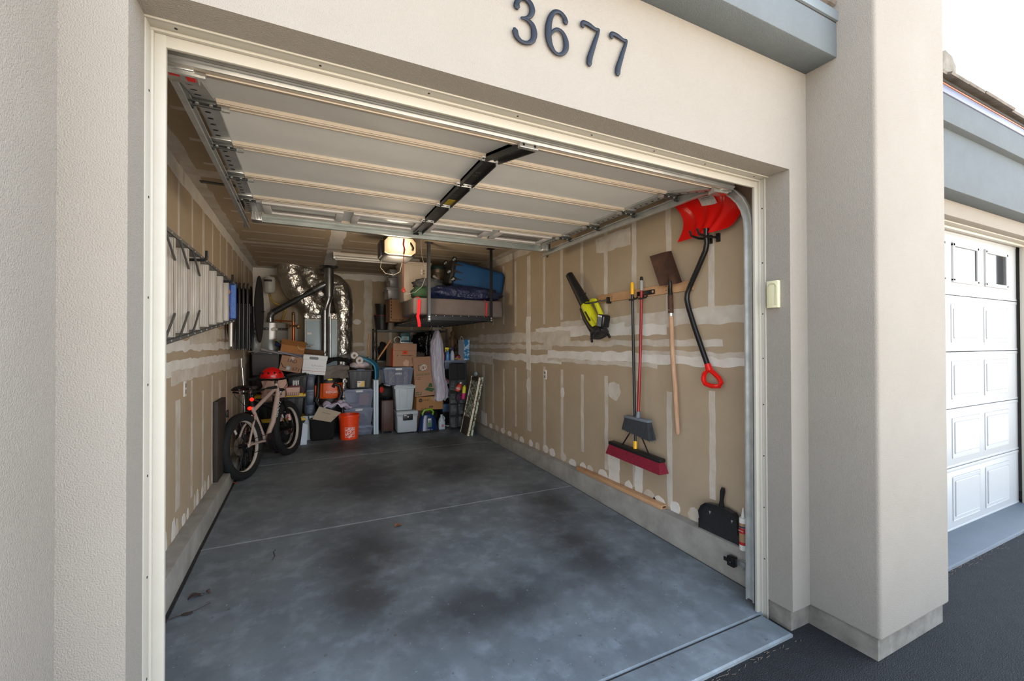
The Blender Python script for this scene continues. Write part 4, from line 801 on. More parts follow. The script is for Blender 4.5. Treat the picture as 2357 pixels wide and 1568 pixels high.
m = loc_mb(r); m.tube([(.70, 6.12, 2.35), (.69, 6.12, 2.27), (.64, 6.1, 2.12), (.635, 6.1, 2.08)], [.074, .05, .048, .055], 18); m.rod((.635, 6.1, 1.25), (.635, 6.1, 2.10), .057, n=20); m.rod((.635, 6.1, 1.42), (.635, 6.1, 1.40), .06, n=20); m.rod((.635, 6.1, 2.02), (.635, 6.1, 2.04), .06, n=20); m.build('lower_pipe', pipe_g, r)
m = loc_mb(r); m.rod((.72, 6.1, 1.25), (.72, 6.1, 2.05), .018, n=10); m.rod((.70, 6.1, 2.0), (.72, 6.11, 2.27), .018, n=10); m.build('conduit', galv, r)
r = thing('furnace', 'pale blue-grey furnace cabinet behind the vent pipe', 'furnace', (.58, 6.42, fz(6.4)))
m = loc_mb(r); m.box(.335, 6.19, fz(6.4), .83, 6.66, 1.96, 0, .006); m.build('cabinet', mat('furnace_enamel_white', (196, 200, 200), .4), r)
m = loc_mb(r); m.box(.358, 6.178, .75, .81, 6.19, 1.93, 0, .004); m.box(.375, 6.176, 1.70, .44, 6.179, 1.735, 1); m.box(.375, 6.1765, 1.50, .42, 6.179, 1.51, 2); m.build('front_panel', [mat('furnace_panel', (176, 194, 202), .35), wm, ink], r)
m = loc_mb(r); m.box(.325, 6.20, 1.96, .84, 6.65, 2.07, 0, .02); m.build('plenum', foil, r)
def duct(name, label, path, rs, base, n=28):
    t = thing(name, label, 'air duct', base); m = loc_mb(t)
    P = []; R_ = []
    for i in range(len(path)-1):          # Catmull-Rom through the listed stations, crinkled like insulation wrap
        p0, p1, p2, p3 = (Vector(path[max(0, min(len(path)-1, i+q))]) for q in (-1, 0, 1, 2))
        for k in range(10):
            u = k/10; P.append(.5*((2*p1)+(p2-p0)*u+(2*p0-5*p1+4*p2-p3)*u*u+(3*p1-p0-3*p2+p3)*u**3)); R_.append((rs[i]+(rs[i+1]-rs[i])*u)*(1+.035*noise.noise(P[-1]*9)))
    P.append(Vector(path[-1])); R_.append(rs[-1]); m.tube(P, R_, n)
    for i, v in enumerate(m.v): m.v[i] = v + noise.noise_vector(v*9)*.016 + noise.noise_vector(v*19)*.009
    m.build('foil_wrap', foil, t, 70); return t
duct('foil_duct', 'fat crinkled foil duct bending from the furnace up to the ceiling', [(.56, 6.40, 2.02), (.50, 6.39, 2.12), (.34, 6.37, 2.33), (.19, 6.35, 2.54), (.13, 6.34, 2.70), (.13, 6.34, 2.83)], [.20, .21, .215, .21, .215, .22], (.3, 6.37, 2.0))
duct('foil_duct', 'short crinkled foil duct at the ceiling behind vent stack', [(.42, 6.46, 2.83), (.44, 6.45, 2.66), (.55, 6.44, 2.5), (.62, 6.44, 2.35)], [.16, .17, .17, .16], (.5, 6.45, 2.35), 24)
duct('foil_duct', 'tall foil-wrapped return duct with an elbow, right of vent stack', [(.93, 6.33, .3), (.93, 6.33, 1.2), (.93, 6.33, 1.9), (.93, 6.33, 2.25), (.89, 6.34, 2.48), (.75, 6.38, 2.59), (.58, 6.42, 2.57)], [.155, .155, .157, .16, .165, .165, .16], (.93, 6.33, .3))
r = thing('expansion_tank', 'small white expansion tank on wall above water heater', 'tank', (-.175, 6.3, 2.36))
m = loc_mb(r); M_ = Matrix.Translation((-.175, 6.3, 0)); m.lathe([(.01, 2.36), (.06, 2.37), (.082, 2.40), (.085, 2.50), (.085, 2.59), (.07, 2.625), (.01, 2.635)], 24, 0, M_); m.lathe([(.0862, 2.475), (.0862, 2.49)], 24, 0, M_, False); m.grid(lambda u, v: (-.175+.0865*math.cos(-2.6+1.5*u), 6.3+.0865*math.sin(-2.6+1.5*u), 2.545+.035*v), 8, 2, 1); m.build('shell', [mat('tank_white', (172, 172, 166), .4), ink], r)
m = loc_mb(r); m.rod((-.175, 6.3, 2.34), (-.175, 6.3, 2.37), .014, n=8); m.rod((-.175, 6.38, 2.5), (-.175, YB, 2.5), .012, n=8); m.build('fitting', brass, r)
m = MB(); m.T = Matrix.Translation((.175, -6.3, -1.9)); m.tube([(-.175, 6.3, 2.35), (-.165, 6.3, 2.28), (-.12, 6.32, 2.22), (-.05, 6.34, 2.19), (0, 6.36, 2.17), (.05, 6.36, 2.08), (.02, 6.34, 1.99), (-.01, 6.32, 1.90)], .017, 8)
solo('gas_hose', 'yellow corrugated hose curving from expansion tank down to the heater', 'hose', m, mat('yellow_hose', (168, 138, 52), .5, bump=.8, bs=60, var=.4, vs=10), (-.175, 6.3, 1.9))
r = thing('copper_pipework', 'copper water pipe with valves beside the water heater', 'pipe', (.17, 6.2, 1.2))
m = loc_mb(r); m.rod((.172, 6.2, 1.0), (.172, 6.2, 1.90), .021, n=12); m.build('riser', copper, r)
m = loc_mb(r); m.rod((-.10, 6.25, 1.925), (.172, 6.2, 1.915), .011, n=10); m.build('crossover', copper, r)
m = loc_mb(r); m.rod((.172, 6.2, 1.90), (.172, 6.2, 2.02), .027, n=10); m.blob((.172, 6.2, 2.04), (.03, .03, .03), 0, 1, 10); m.rod((.10, 6.17, 1.84), (.245, 6.17, 1.84), .018, n=8); m.rod((.10, 6.17, 1.80), (.10, 6.17, 1.87), .02, n=8); m.rod((.245, 6.17, 1.79), (.245, 6.17, 1.86), .024, n=8); m.rod((.245, 6.12, 1.83), (.245, 6.18, 1.83), .015, n=8); m.build('valves', brass, r)
# black wire shelving at the back, right of the duct
r = thing('shelving_unit', 'black wire shelving unit against the back wall', 'shelves', (2.09, 6.33, fz(6.3)))
for x in (1.46, 2.72):
    for y in (6.12, 6.55):
        m = loc_mb(r); m.rod((x, y, fz(6.3)), (x, y, 1.82), .0125, n=8)
        for q in range(20): m.rod((x, y, .2+.08*q), (x, y, .206+.08*q), .0145, n=8)
        m.build('post', black_s, r)
for z in (.28, .80, 1.25, 1.79):
    m = loc_mb(r); m.box(1.46, 6.115, z-.03, 2.72, 6.125, z, 0); m.box(1.46, 6.545, z-.03, 2.72, 6.555, z); m.box(1.455, 6.12, z-.03, 1.465, 6.55, z); m.box(2.715, 6.12, z-.03, 2.725, 6.55, z)
    for q in range(24): m.rod((1.49+.0525*q, 6.12, z-.003), (1.49+.0525*q, 6.55, z-.003), .003, n=5)
    m.build('shelf', black_s, r)
for a, b in (((1.46, 6.12, 1.30), (1.46, 6.55, 1.75)), ((1.46, 6.55, 1.30), (1.46, 6.12, 1.75))):
    m = loc_mb(r); m.rod(a, b, .004, n=6); m.build('side_brace', black_s, r)
def pot(label, z, h, rad, tilt=0.):
    t = thing('planter_pot', label, 'pot', (1.575, 6.3, z), (tilt, tilt*.6, 0), 'black nursery pots on the wire shelving')
    m = MB(); m.lathe([(rad*.74, 0), (rad*.95, h-.03), (rad, h-.03), (rad, h), (rad*.93, h), (rad*.72, .02)], 24, 0, None, True); m.build('pot', blk, t)
    return t
pot('large black nursery pot at the bottom of a stack on the wire shelving', 1.80, .25, .135); pot('black nursery pot topping the stack on the wire shelving', 2.055, .20, .125, .08)
m = MB(); m.lathe([(.138, 0), (.14, .014), (.13, .016)], 24); solo('pot_rim', 'thin dark red saucer between the two black nursery pots', 'saucer', m, mat('dark_red_plastic', (96, 14, 26), .4), (1.575, 6.3, 2.04))
# ================================================================== left and middle of the pile at the back
navy_clear = mat('bluish_clear_plastic', (150, 160, 186), .2, alpha=.45, spec=.5); white_latch = mat('white_latch', (206, 208, 212), .4)
yel = mat('yellow_lid_plastic', (214, 178, 46), .45)
for i, (z, l) in enumerate(((.0795, 'black tough tote with yellow lid on the floor behind the bikes'), (.442, 'black tough tote with yellow lid stacked on another behind the bikes'))):
    t = tote('storage_tote', l, 'storage tote', (.02, 5.84, z), .66, .46, .36, blk, yel, 'black and yellow totes behind the bikes', ribs=4, taper=.10, lidh=.045)
t = tote('storage_bin', 'black plastic bin beside red helmet, on the yellow-lidded tote', 'storage bin', (.245, 5.84, .805), .30, .42, .30, blk, blk, ribs=2, taper=.12)
m = MB(); m.box(-.07, -.215, .10, .02, -.211, .21, 0)
for q in range(4): m.box(-.065+.022*q, -.2155, .115+.012*(q % 2), -.050+.022*q, -.2145, .19, 1)
m.build('label', [mat('dark_label', (54, 54, 56), .5), mat('label_white', (220, 220, 216), .5)], t)
t = tote('storage_bin', 'dark bin with slate blue lid under the grey hamper by left wall', 'storage bin', (-.125, 5.86, .805), .40, .44, .27, blk, mat('slate_blue_lid', (44, 50, 66), .5), ribs=2, taper=.1)
r = thing('hamper', 'charcoal grey fabric hamper stuffed with papers at the left wall', 'hamper', (-.17, 5.85, 1.078))
m = MB(); m.box(-.19, -.2, 0, .165, .2, .33, 0, .03, 3, .06); m.box(-.195, -.205, .318, .17, .205, .335, 0, .006); m.build('body', mat('charcoal_fabric', (78, 76, 76), .85, bump=.3, bs=60, var=.4, vs=4, c2=(62, 60, 60)), r)
pap = mat('paper_white', (206, 204, 206), .7)
rr = random.Random(11)
for i, (x, y, z, a, b) in enumerate(((-.25, 5.72, 1.420, .06, -.10), (-.17, 5.74, 1.432, .25, -.20), (-.10, 5.72, 1.442, -.05, -.22), (-.13, 5.78, 1.456, .1, -.2))):
    m = MB(); m.grid(lambda u, v: ((u-.5)*.30, (v-.5)*.22, .012*math.sin(u*3+i)), 6, 4, 0, .003)
    solo('paper_sheet', 'loose white paper lying on top of the charcoal hamper', 'paper', m, pap, (x, y, z), (.05, -b, a), 'loose papers on the charcoal hamper')
# tilted boxes
def ad(m):
    m.text('1AD', .075, front(-.0, -.1215, .165, 0), 1, .0005); m.text('67', .07, front(.06, -.1215, .05, 0), 1, .0005); m.box(-.06, -.122, .02, .0, -.1205, .085, 2); m.box(-.05, -.1225, .03, -.012, -.1215, .07, 3)
    m.tube([(-.14, -.1215, .12), (-.10, -.1215, .06), (-.06, -.1215, .05)], .004, 4, 1); m.tube([(.11, -.1215, .02), (.12, -.1215, .07)], .004, 4, 1)
carton('cardboard_box', 'tilted cardboard box marked 1AD above the red helmet', (.135, 5.80, 1.125), .30, .24, .235, card_l, (0, .20, .0), inks=[ink, mat('grey_sticker', (140, 150, 150), .5), MATS['white_sticker']], ink_fn=ad)
m = MB()
for q in range(5): m.grid(lambda u, v: ((u-.5)*.35, (v-.5)*.22, .009*q+.006*math.sin(u*4+q)), 5, 3, 0, .002)
solo('paper_stack', 'white papers wedged slanting between the two tilted cardboard boxes', 'papers', m, mat('paper_lilac_white', (208, 204, 216), .7), (.145, 5.80, 1.372), (0, .235, 0))
orange_card = mat('orange_brown_cardboard', (172, 118, 66), .8, var=.5, vs=5, c2=(150, 98, 52))
t = carton('open_box', 'open orange-brown cardboard tray with green cable on top', (.165, 5.93, 1.40), .34, .30, .12, orange_card, (0, .17, 0), open_=.9, inks=[mat('brown_print', (110, 70, 40), .7)], ink_fn=lambda m: m.text('PAX', .04, front(.11, -.1515, .05), 1, .0005))
m = MB(); P = [(.30*math.cos(a*1.3)*(.6+.3*math.sin(a*.7)), .11*math.sin(a*1.7), .012*math.sin(a*3)+.02) for a in [i*.35 for i in range(24)]]
m.tube(P, .006, 6); solo('green_cable', 'loose green cable coiled over the open orange-brown box', 'cable', m, mat('green_cable', (62, 132, 66), .5), (.20, 5.90, 1.535), (0, .12, 0))
m = MB(); m.tube([(.06*math.cos(a), 0, .04*math.sin(a)) for a in [2*PI*i/20 for i in range(20)]], .006, 6, closed=True); solo('cable_loop', 'tan cord ring standing on the open orange-brown box', 'cord', m, mat('tan_cord', (180, 160, 110), .6), (.30, 5.78, 1.50), (0, .1, .2))
m = MB(); m.lathe([(.035, 0), (.035, .006), (.028, .008), (.028, .055), (.035, .057), (.035, .063)], 18); solo('red_spool', 'shiny red spool standing in the open orange-brown box', 'spool', m, mat('shiny_red', (196, 26, 30), .25), (.075, 5.92, 1.525))
m = MB(); m.blob((0, 0, 0), (.075, .05, .05), .25, 3, 16, 0, 8); solo('blue_bag', 'small dark blue bundle beside the red spool in open box', 'bundle', m, mat('dark_blue_cloth', (36, 48, 92), .7), (.0, 5.93, 1.545))
carton('open_box', 'dark brown cardboard box with raised flaps in front of furnace', (.45, 6.075, 1.16), .30, .20, .22, card_d, (0, .1, -.1), open_=.5)
# drawers under the white box
r = thing('organizer_tower', 'blue-grey plastic drawer unit below the white file box', 'drawers', (.415, 5.95, fz(5.9)))
bgp = mat('blue_grey_plastic', (74, 88, 112), .4)
m = MB(); m.box(-.06, -.16, 0, .06, .16, .985, 0, .01); m.build('frame', bgp, r)
for i in range(4):
    d = MB(); d.box(-.052, -.172, .03+.24*i, .052, -.158, .24+.24*i, 0, .006); o = d.build('drawer', mat('blue_grey_drawer', (52, 63, 82), .4), r); d = MB(); d.box(-.03, -.184, .19+.24*i, .03, -.171, .21+.24*i, 0, .004); d.build('handle', bgp, o)
r = thing('file_box', 'white lidded file box with handle hole and red line', 'box', (.462, 5.81, 1.075), (0, .11, 0))
wbox = mat('white_card', (230, 234, 236), .6)
m = MB(); m.box(-.165, -.15, 0, .165, .15, .275, 0, .004); m.tube([(-.045+.012*i, -.1512, .135+.010*math.sin(i*2.1)+.006*math.cos(i*5)) for i in range(15)], .0016, 4, 1); m.box(-.165, -.1508, .05, .165, -.1495, .055, 2); m.box(-.165, -.1508, .095, .165, -.1495, .097, 3); m.build('carton', [wbox, ink, mat('red_line', (190, 60, 70), .6), mat('grey_line', (150, 152, 156), .6)], r)
m = MB(); m.box(-.172, -.157, .225, .172, .157, .298, 0, .005); m.build('lid', wbox, r)
m = MB(); Q = [( .045*math.copysign(1, math.cos(a)) + .02*math.cos(a), .02*math.sin(a)) for a in [2*PI*i/20 for i in range(20)]]; m.prism(Q, .003, 0, front(-.02, -.1568, .25)); m.build('handle_hole', mat('handle_hole_grey', (120, 124, 128), .6), r)
m = MB(); m.box(-.085, -.01, 0, .085, .01, .37, 0, .003); solo('white_board', 'white panel standing on floor left of the black bin', 'board', m, mat('off_white_board', (186, 196, 200), .5), (.40, 5.66, fz(5.66)), (.05, 0, 0))
m = MB(); m.add([(-.04, 0, 0), (.045, 0, 0), (.06, .05, .28), (-.005, .05, .31), (-.04, .01, 0), (.045, .01, 0), (.06, .06, .28), (-.005, .06, .31)], [[0, 1, 2, 3], [4, 7, 6, 5], [0, 4, 5, 1], [1, 5, 6, 2], [2, 6, 7, 3], [3, 7, 4, 0]]); solo('paper_bag', 'narrow white paper bag propped between bike wheel and the black bin', 'bag', m, mat('cool_white_paper', (196, 204, 216), .6), (.325, 5.36, fz(5.36)))
# wet-dry vacuum
r = thing('shop_vacuum', 'orange and black wet-dry vacuum with coiled black hose', 'vacuum', (.695, 5.96, fz(6)))
org = mat('orange_plastic', (222, 92, 30), .4)
m = MB(); m.lathe([(.19, .06), (.20, .10), (.205, .62), (.20, .66)], 28, 0); m.lathe([(.206, .60), (.215, .62), (.205, .84), (.19, .86)], 28, 1); m.box(-.10, -.215, .62, .12, -.17, .85, 1, .02); m.text('RIDGID', .052, front(.03, -.2165, .70), 2, .0006); m.build('drum', [blk, org, MATS['white_print']], r)
m = MB(); m.lathe([(.21, .84), (.205, .90), (.17, .98), (.08, 1.02), (.01, 1.03)], 28, 0); m.box(-.03, -.215, .885, .045, -.18, .915, 1, .008); m.build('motor_head', [blk, mat('yellow_switch', (226, 204, 60), .4)], r)
m = MB(); m.tube([(-.15, -.12, 1.12), (-.16, -.2, .9), (-.17, -.24, .66), (-.20, -.26, .58), (-.15, -.30, .50), (.0, -.31, .50), (.12, -.29, .56), (.17, -.27, .68), (.14, -.25, .80), (.07, -.24, .83), (.05, -.25, .78)], .028, 12, 0)
for i, v in enumerate(m.v): pass
m.build('hose', mat('ribbed_black_hose', (22, 22, 24), .5, bump=.8, bs=50), r)
m = MB(); m.rod((-.17, -.23, .50), (-.135, -.13, 1.16), .022, n=12); m.build('wand', blk_g, r)
m = MB(); m.box(-.215, -.22, .58, -.16, -.10, .82, 0, .02); m.build('side_guard', org, r)
for sx in (-1, 1):
    for sy in (-1, 1): m = MB(); m.lathe([(.02, -.02), (.035, -.015), (.035, .015), (.02, .02)], 14, 0, Matrix.Translation((sx*.17, sy*.15, .037)) @ Matrix.Rotation(PI/2, 4, 'Y')); m.build('caster', blk, r)
m = MB(); m.grid(lambda u, v: ((u-.5)*.44+.01*noise.noise((u*9, v*9, 1)), (v-.5)*.34, .07-.10*(2*abs(u-.5))**2.5+.03*noise.noise((u*6, v*5, 3))), 40, 26, 0, .045)
for i, v in enumerate(m.v): m.v[i] = v + noise.noise_vector(v*45)*.014
solo('shaggy_mat', 'black shaggy mat heaped on top of the orange vacuum', 'mat', m, mat('black_shag', (18, 18, 20), .95, bump=1, bs=70, bd=.02), (.83, 5.98, 1.205), ang=90)
m = MB(); m.grid(lambda u, v: ((u-.5)*.38, -.12*v+.05*math.sin(u*7)*v, .06-.20*v+.025*noise.noise((u*5, v*5, 2))-.05*abs(u-.55)), 26, 16, 0, .006)
solo('grey_tarp', 'crumpled grey tarp draped over front of the vacuum head', 'tarp', m, mat('grey_tarp_cloth', (116, 108, 102), .7, bump=.6, bs=14, bd=.03), (.80, 5.80, 1.155), ang=80)
# black fabric bin with a folded bag on it
r = thing('fabric_bin', 'plain black fabric bin on the floor left of the orange bucket', 'bin', (.585, 5.66, fz(5.6)))
m = MB(); m.box(-.18, -.15, 0, .18, .15, .34, 0, .04, 4, .08); m.build('body', mat('matt_black_cloth', (11, 11, 12), .9), r, 60)
m = MB(); m.tube([(-.186, -.155, .335), (.186, -.155, .345), (.186, .155, .34), (-.186, .155, .335)], .011, 8, closed=True); m.tube([(-.185, -.05, .33), (-.19, -.04, .38), (-.188, .04, .385), (-.185, .05, .33)], .008, 6); m.build('rim', blk, r)
bb = mat('beige_paper', (176, 162, 142), .8, var=.4, vs=6, c2=(160, 146, 126))
r = thing('paper_sack', 'flattened beige paper bag leaning on the black fabric bin', 'paper bag', (.645, 5.52, .43))
m = MB(); P = [(-.20, -.02), (-.105, .165), (.205, .05), (.055, -.085)]; m.T = Matrix.Rotation(-.25, 4, 'X'); m.prism(P, .02, 0, Matrix.Rotation(PI/2, 4, 'X')); m.prism([(-.06, .08), (.05, .04), (.045, .03), (-.065, .07)], .021, 1, Matrix.Rotation(PI/2, 4, 'X')); m.build('sheet', [bb, mat('beige_crease', (138, 126, 108), .8)], r)
m = MB(); m.grid(lambda u, v: ((u-.5)*.40, (v-.5)*.24, .09*noise.noise((u*4, v*4, 5))+.05-.10*abs(u-.5)), 30, 18, 0, .02)
solo('lilac_cloth', 'crumpled pale lilac cloth on top of the beige paper bag', 'cloth', m, mat('lilac_cloth', (190, 182, 204), .85, bump=.4, bs=20), (.80, 5.64, .555), (0, .05, .1), ang=80)
# orange bucket
r = thing('bucket', 'bright orange five gallon bucket with white square logo', 'bucket', (.965, 5.50, fz(5.5)))
ob = mat('bucket_orange', (246, 74, 26), .35)
m = MB(); m.lathe([(.127, 0), (.131, .006), (.148, .30), (.152, .30), (.153, .31), (.149, .312), (.150, .335), (.154, .337), (.155, .352), (.151, .355), (.151, .366), (.157, .368), (.157, .380), (.148, .381), (.146, .35), (.122, .01), (.01, .008)], 40)
def onb(x, z, d=.0008): rad = .131+.017*(z-.006)/.294 + d; a = x/.14; return (rad*math.sin(a), -rad*math.cos(a), z)
def logo_line(body, size, cx, cz, k, ext=.5, ang=math.radians(41), sx=.95):
    q = MB(); q.text(body, size, Matrix.Translation((cx, cz, 0)) @ Matrix.Rotation(ang, 4, 'Z'), 0, 0, sx); return q
lg = MB(); W_ = [(-.075, .045, .075, .051), (-.075, .189, .075, .195), (-.075, .045, -.069, .195), (.069, .045, .075, .195)]
for x0, z0, x1, z1 in W_:
    lg.grid(lambda u, v: onb(x0+(x1-x0)*u, z0+(z1-z0)*v), 14, 1)
for body, sz, cx, cz, sx in (('THE', .044, -.028, .160, .95), ('HOME', .068, .0, .124, .82), ('DEPOT', .044, .028, .078, .9)):
    q = logo_line(body, sz, cx, cz, 0, sx=sx); lg.add([onb(v.x, v.y) for v in q.v], q.f)
    for ox, oz in ((.0022, 0), (0, .0022), (-.0016, .0008), (.0016, .0026)):
        q = logo_line(body, sz, cx+ox, cz+oz, 0, sx=sx); lg.add([onb(v.x, v.y, .0006) for v in q.v], q.f)
m.build('pail', ob, r, 25); lg.build('logo', mat('logo_white', (232, 214, 210), .5), r)
m = MB(); m.tube([(.157*math.sin(a), -.157*math.cos(a)*.75, .34-.16*(1-abs(math.sin(a)))**.8*1.0) for a in [PI/2*(-1+2*i/20) for i in range(7)]] , .0025, 6); m.build('wire_handle', steel_b, r)
# clear totes under the black one
def clear_tote(name, label, loc, w, d, h, grp, handles=white_latch):
    t = thing(name, label, 'storage tote', loc, (0, 0, 0), grp)
    m = MB(); q = .86; k = .004
    for z0, z1, f0, f1 in ((0, h-.03, q, 1),):
        pts = []
        for sx, sy in ((-1, -1), (1, -1), (1, 1), (-1, 1)): pts.append((sx*w/2, sy*d/2))
        for i in range(4):
            (ax, ay), (bx, by) = pts[i], pts[(i+1) % 4]
            n = 6
            m.grid(lambda u, v: ((ax+(bx-ax)*u)*(f0+(f1-f0)*v), (ay+(by-ay)*u)*(f0+(f1-f0)*v), z0+(z1-z0)*v), n, 3)
    m.box(-w/2*q, -d/2*q, 0, w/2*q, d/2*q, .004); m.build('tub', navy_clear, t)
    m = MB(); m.box(-w/2-.006, -d/2-.006, h-.032, w/2+.006, d/2+.006, h-.014, 0, .006); m.box(-w/2+.02, -d/2+.02, h-.02, w/2-.02, d/2-.02, h, 0, .005); m.build('lid', mat('bluish_clear_lid', (152, 164, 190), .25, alpha=.62), t)
    if handles: m = MB(); m.box(-.055, -d/2-.022, h-.045, .055, -d/2, h-.012, 0, .006); m.build('latch', handles, t)
    return t
clear_tote('clear_tote', 'shallow clear lidded tote on the floor right of the orange bucket', (1.19, 5.84, fz(5.84)), .30, .36, .145, None, None)
clear_tote('clear_tote', 'bluish clear tote behind the orange bucket, lower of two', (1.125, 5.87, .225), .43, .42, .29, 'clear totes under the black tote')
clear_tote('clear_tote', 'bluish clear tote holding pinkish folder, under the black tote', (1.13, 5.87, .518), .43, .42, .295, 'clear totes under the black tote')
m = MB(); m.T = Matrix.Rotation(.1, 4, 'Y'); m.box(-.07, -.02, 0, .08, .0, .19, 0, .003); solo('pink_folder', 'dull pink folder standing inside the upper bluish clear tote', 'folder', m, mat('dull_pink_card', (150, 108, 100), .8), (1.20, 5.78, .545))
m = MB(); m.blob((0, 0, 0), (.12, .1, .03), .4, 4, 16); solo('pale_cloth', 'pale wad of cloth at the bottom of the pinkish-folder tote', 'cloth', m, mat('pale_grey_cloth', (130, 128, 140), .8), (1.06, 5.8, .555))
m = MB(); m.blob((0, 0, 0), (.15, .13, .07), .3, 3, 18); solo('grey_cloth', 'grey bundle inside the lower bluish clear tote', 'cloth', m, mat('grey_bundle', (84, 84, 92), .8), (1.12, 5.86, .31))
m = MB(); m.blob((0, 0, 0), (.1, .1, .035), .3, 3, 14); solo('white_cloth', 'white bundle inside the shallow clear tote on the floor', 'cloth', m, mat('white_bundle', (150, 150, 160), .8), (1.22, 5.8, .125))
t = tote('storage_tote', 'black ribbed tote with white and yellow label, no lid', 'storage tote', (1.15, 5.86, .82), .39, .42, .345, mat('charcoal_plastic', (56, 58, 62), .45), None, ribs=4, taper=.14, nolid=True)
m = MB(); m.box(-.05, -.203, .035, .06, -.199, .125, 0); m.add([(-.02, -.2036, .04), (.058, -.2036, .04), (.058, -.2036, .12), (.03, -.2036, .12)], [[0, 1, 2, 3]], 1); m.box(-.045, -.2036, .10, -.005, -.2031, .112, 2)
m.build('label', [mat('tote_label_white', (220, 214, 200), .5), mat('tote_label_yellow', (226, 180, 72), .5), mat('tote_label_red', (190, 90, 80), .5)], t)
m = MB(); m.box(-.06, -.214, .295, .06, -.205, .318, 0, .003); m.build('rim_grip', bgp, t)
m = MB(); m.blob((0, 0, 0), (.155, .13, .06), .22, 3.5, 24, 0, 3); solo('plastic_bag', 'clear plastic bag of pink and white cloth on the labelled black tote', 'bag', m, mat('pink_bagged_cloth', (206, 176, 168), .3, var=1, vs=9, c2=(190, 190, 204), thr=(.42, .56), bump=.6, bs=22), (1.15, 5.80, 1.20), ang=80)
tp = mat('tissue_paper', (214, 208, 204), .95, bump=.2, bs=60); core = mat('tissue_core', (120, 104, 92), .8)
for x, z, l, y in ((1.065, 1.365, 'upper toilet paper roll on the bagged cloth', 5.80), (1.135, 1.285, 'lower toilet paper roll, end facing out, beside the blue sled', 5.72)):
    m = MB(); R_ = Matrix.Rotation(PI/2+.2, 4, 'X'); m.lathe([(.021, -.05), (.055, -.05), (.058, -.045), (.058, .045), (.055, .05), (.021, .05)], 24, 0, R_, False); m.lathe([(.021, -.05), (.020, .045), (.01, .046)], 16, 1, R_, True); solo('toilet_roll', l, 'toilet roll', m, [tp, core], (x, y, z))
m = MB(); m.blob((0, 0, 0), (.14, .1, .05), .3, 3, 18, 0, 6); solo('clear_film', 'crumpled clear plastic film behind the toilet rolls', 'plastic film', m, mat('clear_film', (120, 122, 124), .15, alpha=.5, bump=.8, bs=24), (.98, 5.93, 1.33))
# blue sled sheet and white shelf boards
S_ = [(1.13, 1.345), (1.20, 1.335), (1.27, 1.313), (1.34, 1.285), (1.40, 1.25), (1.45, 1.205), (1.478, 1.15), (1.488, 1.08), (1.484, 1.0), (1.468, .93), (1.448, .872)]
r = thing('plastic_sled', 'bright blue plastic sled arching over the stacked totes', 'sled', (1.40, 5.86, .9))
m = loc_mb(r); m.grid(lambda u, v: (lambda i, f: (S_[i][0]+(S_[min(i+1, 10)][0]-S_[i][0])*f-.095*(1-v)*min(1, u*1.6), 5.74+.30*v, S_[i][1]+(S_[min(i+1, 10)][1]-S_[i][1])*f-.03*(1-v)))(min(int(u*10), 9), u*10-min(int(u*10), 9)), 30, 4, 0, .008); m.build('sheet', mat('sky_blue_plastic', (72, 164, 208), .35), r)
for y, o in ((5.735, .095), (6.04, 0)): m = loc_mb(r); m.tube([(x-o*min(1, i*.16), y, z-.3*o) for i, (x, z) in enumerate(S_)], .011, 8); m.build('rolled_edge', MATS['sky_blue_plastic'], r)
for x, l in ((1.365, 'left of two narrow white boards standing beside the clear totes'), (1.405, 'right of two narrow white boards standing beside the clear totes')):
    m = MB(); m.box(-.0175, 0, 0, .0175, .22, .88, 0, .004); m.box(.004, -.0006, 0, .008, 0, .88, 1); solo('white_shelf_board', l, 'board', m, [mat('blueish_white_board', (208, 224, 234), .5), mat('board_groove', (110, 128, 144), .5)], (x, 5.62, fz(5.62)), (0, 0, 0), 'white boards beside the totes')
# ================================================================== right half of the pile at the back
r = thing('wood_cabinet', 'narrow dark brown wooden speaker cabinet on the floor left of the safe', 'speaker cabinet', (1.565, 5.80, fz(5.65)))
m = MB(); m.box(-.095, -.19, .03, .095, .19, .54, 0, .004); m.build('carcass', mat('walnut_veneer', (62, 40, 34), .5, var=.7, vs=5, c2=(44, 28, 24), stretch=(8, 8, 1)), r)
m = MB(); m.box(-.072, -.196, .05, .09, -.188, .53, 0, .003); m.build('front_panel', mat('walnut_face', (82, 52, 44), .5, var=.8, vs=6, c2=(60, 38, 32), stretch=(10, 10, 1)), r)
for x in (-.08, .08):
    for y in (-.17, .17): m = MB(); m.box(x-.012, y-.012, 0, x+.012, y+.012, .035); m.build('foot', black_s, r)
m = MB(); m.blob((0, 0, 0), (.13, .15, .13), .25, 3, 26, 0, 5, .8); solo('black_bag', 'black bag slumped on top of the brown wooden cabinet', 'bag', m, mat('black_bag_cloth', (14, 14, 16), .7, bump=.5, bs=14), (1.545, 5.80, .745), ang=80)
m = MB(); m.blob((0, 0, 0), (.035, .03, .05), .3, 3, 12); solo('red_cloth', 'small red cloth poking from the black bag beside white boards', 'cloth', m, mat('red_cloth', (180, 36, 26), .7), (1.475, 5.65, .79))
m = MB(); m.box(-.05, -.03, -.008, .05, .03, .008, 0, .006); solo('white_packet', 'small white packet lying on the black bag by the grey tote', 'packet', m, MATS['white_print'], (1.565, 5.665, .865), (.3, .2, .3))
r = thing('file_safe', 'light grey lockable file safe on the floor under grey tote', 'safe', (1.86, 5.66, fz(5.5)))
sg = mat('grey_safe_plastic', (172, 181, 188), .45)
m = MB(); m.box(-.17, -.185, .012, .17, .185, .29, 0, .025, 3, .05); m.build('body', sg, r, 50)
m = MB(); m.box(-.178, -.193, .288, .178, .193, .365, 0, .022, 3); m.box(-.174, -.189, .278, .174, .189, .292, 0, .004); m.build('lid', sg, r, 50)
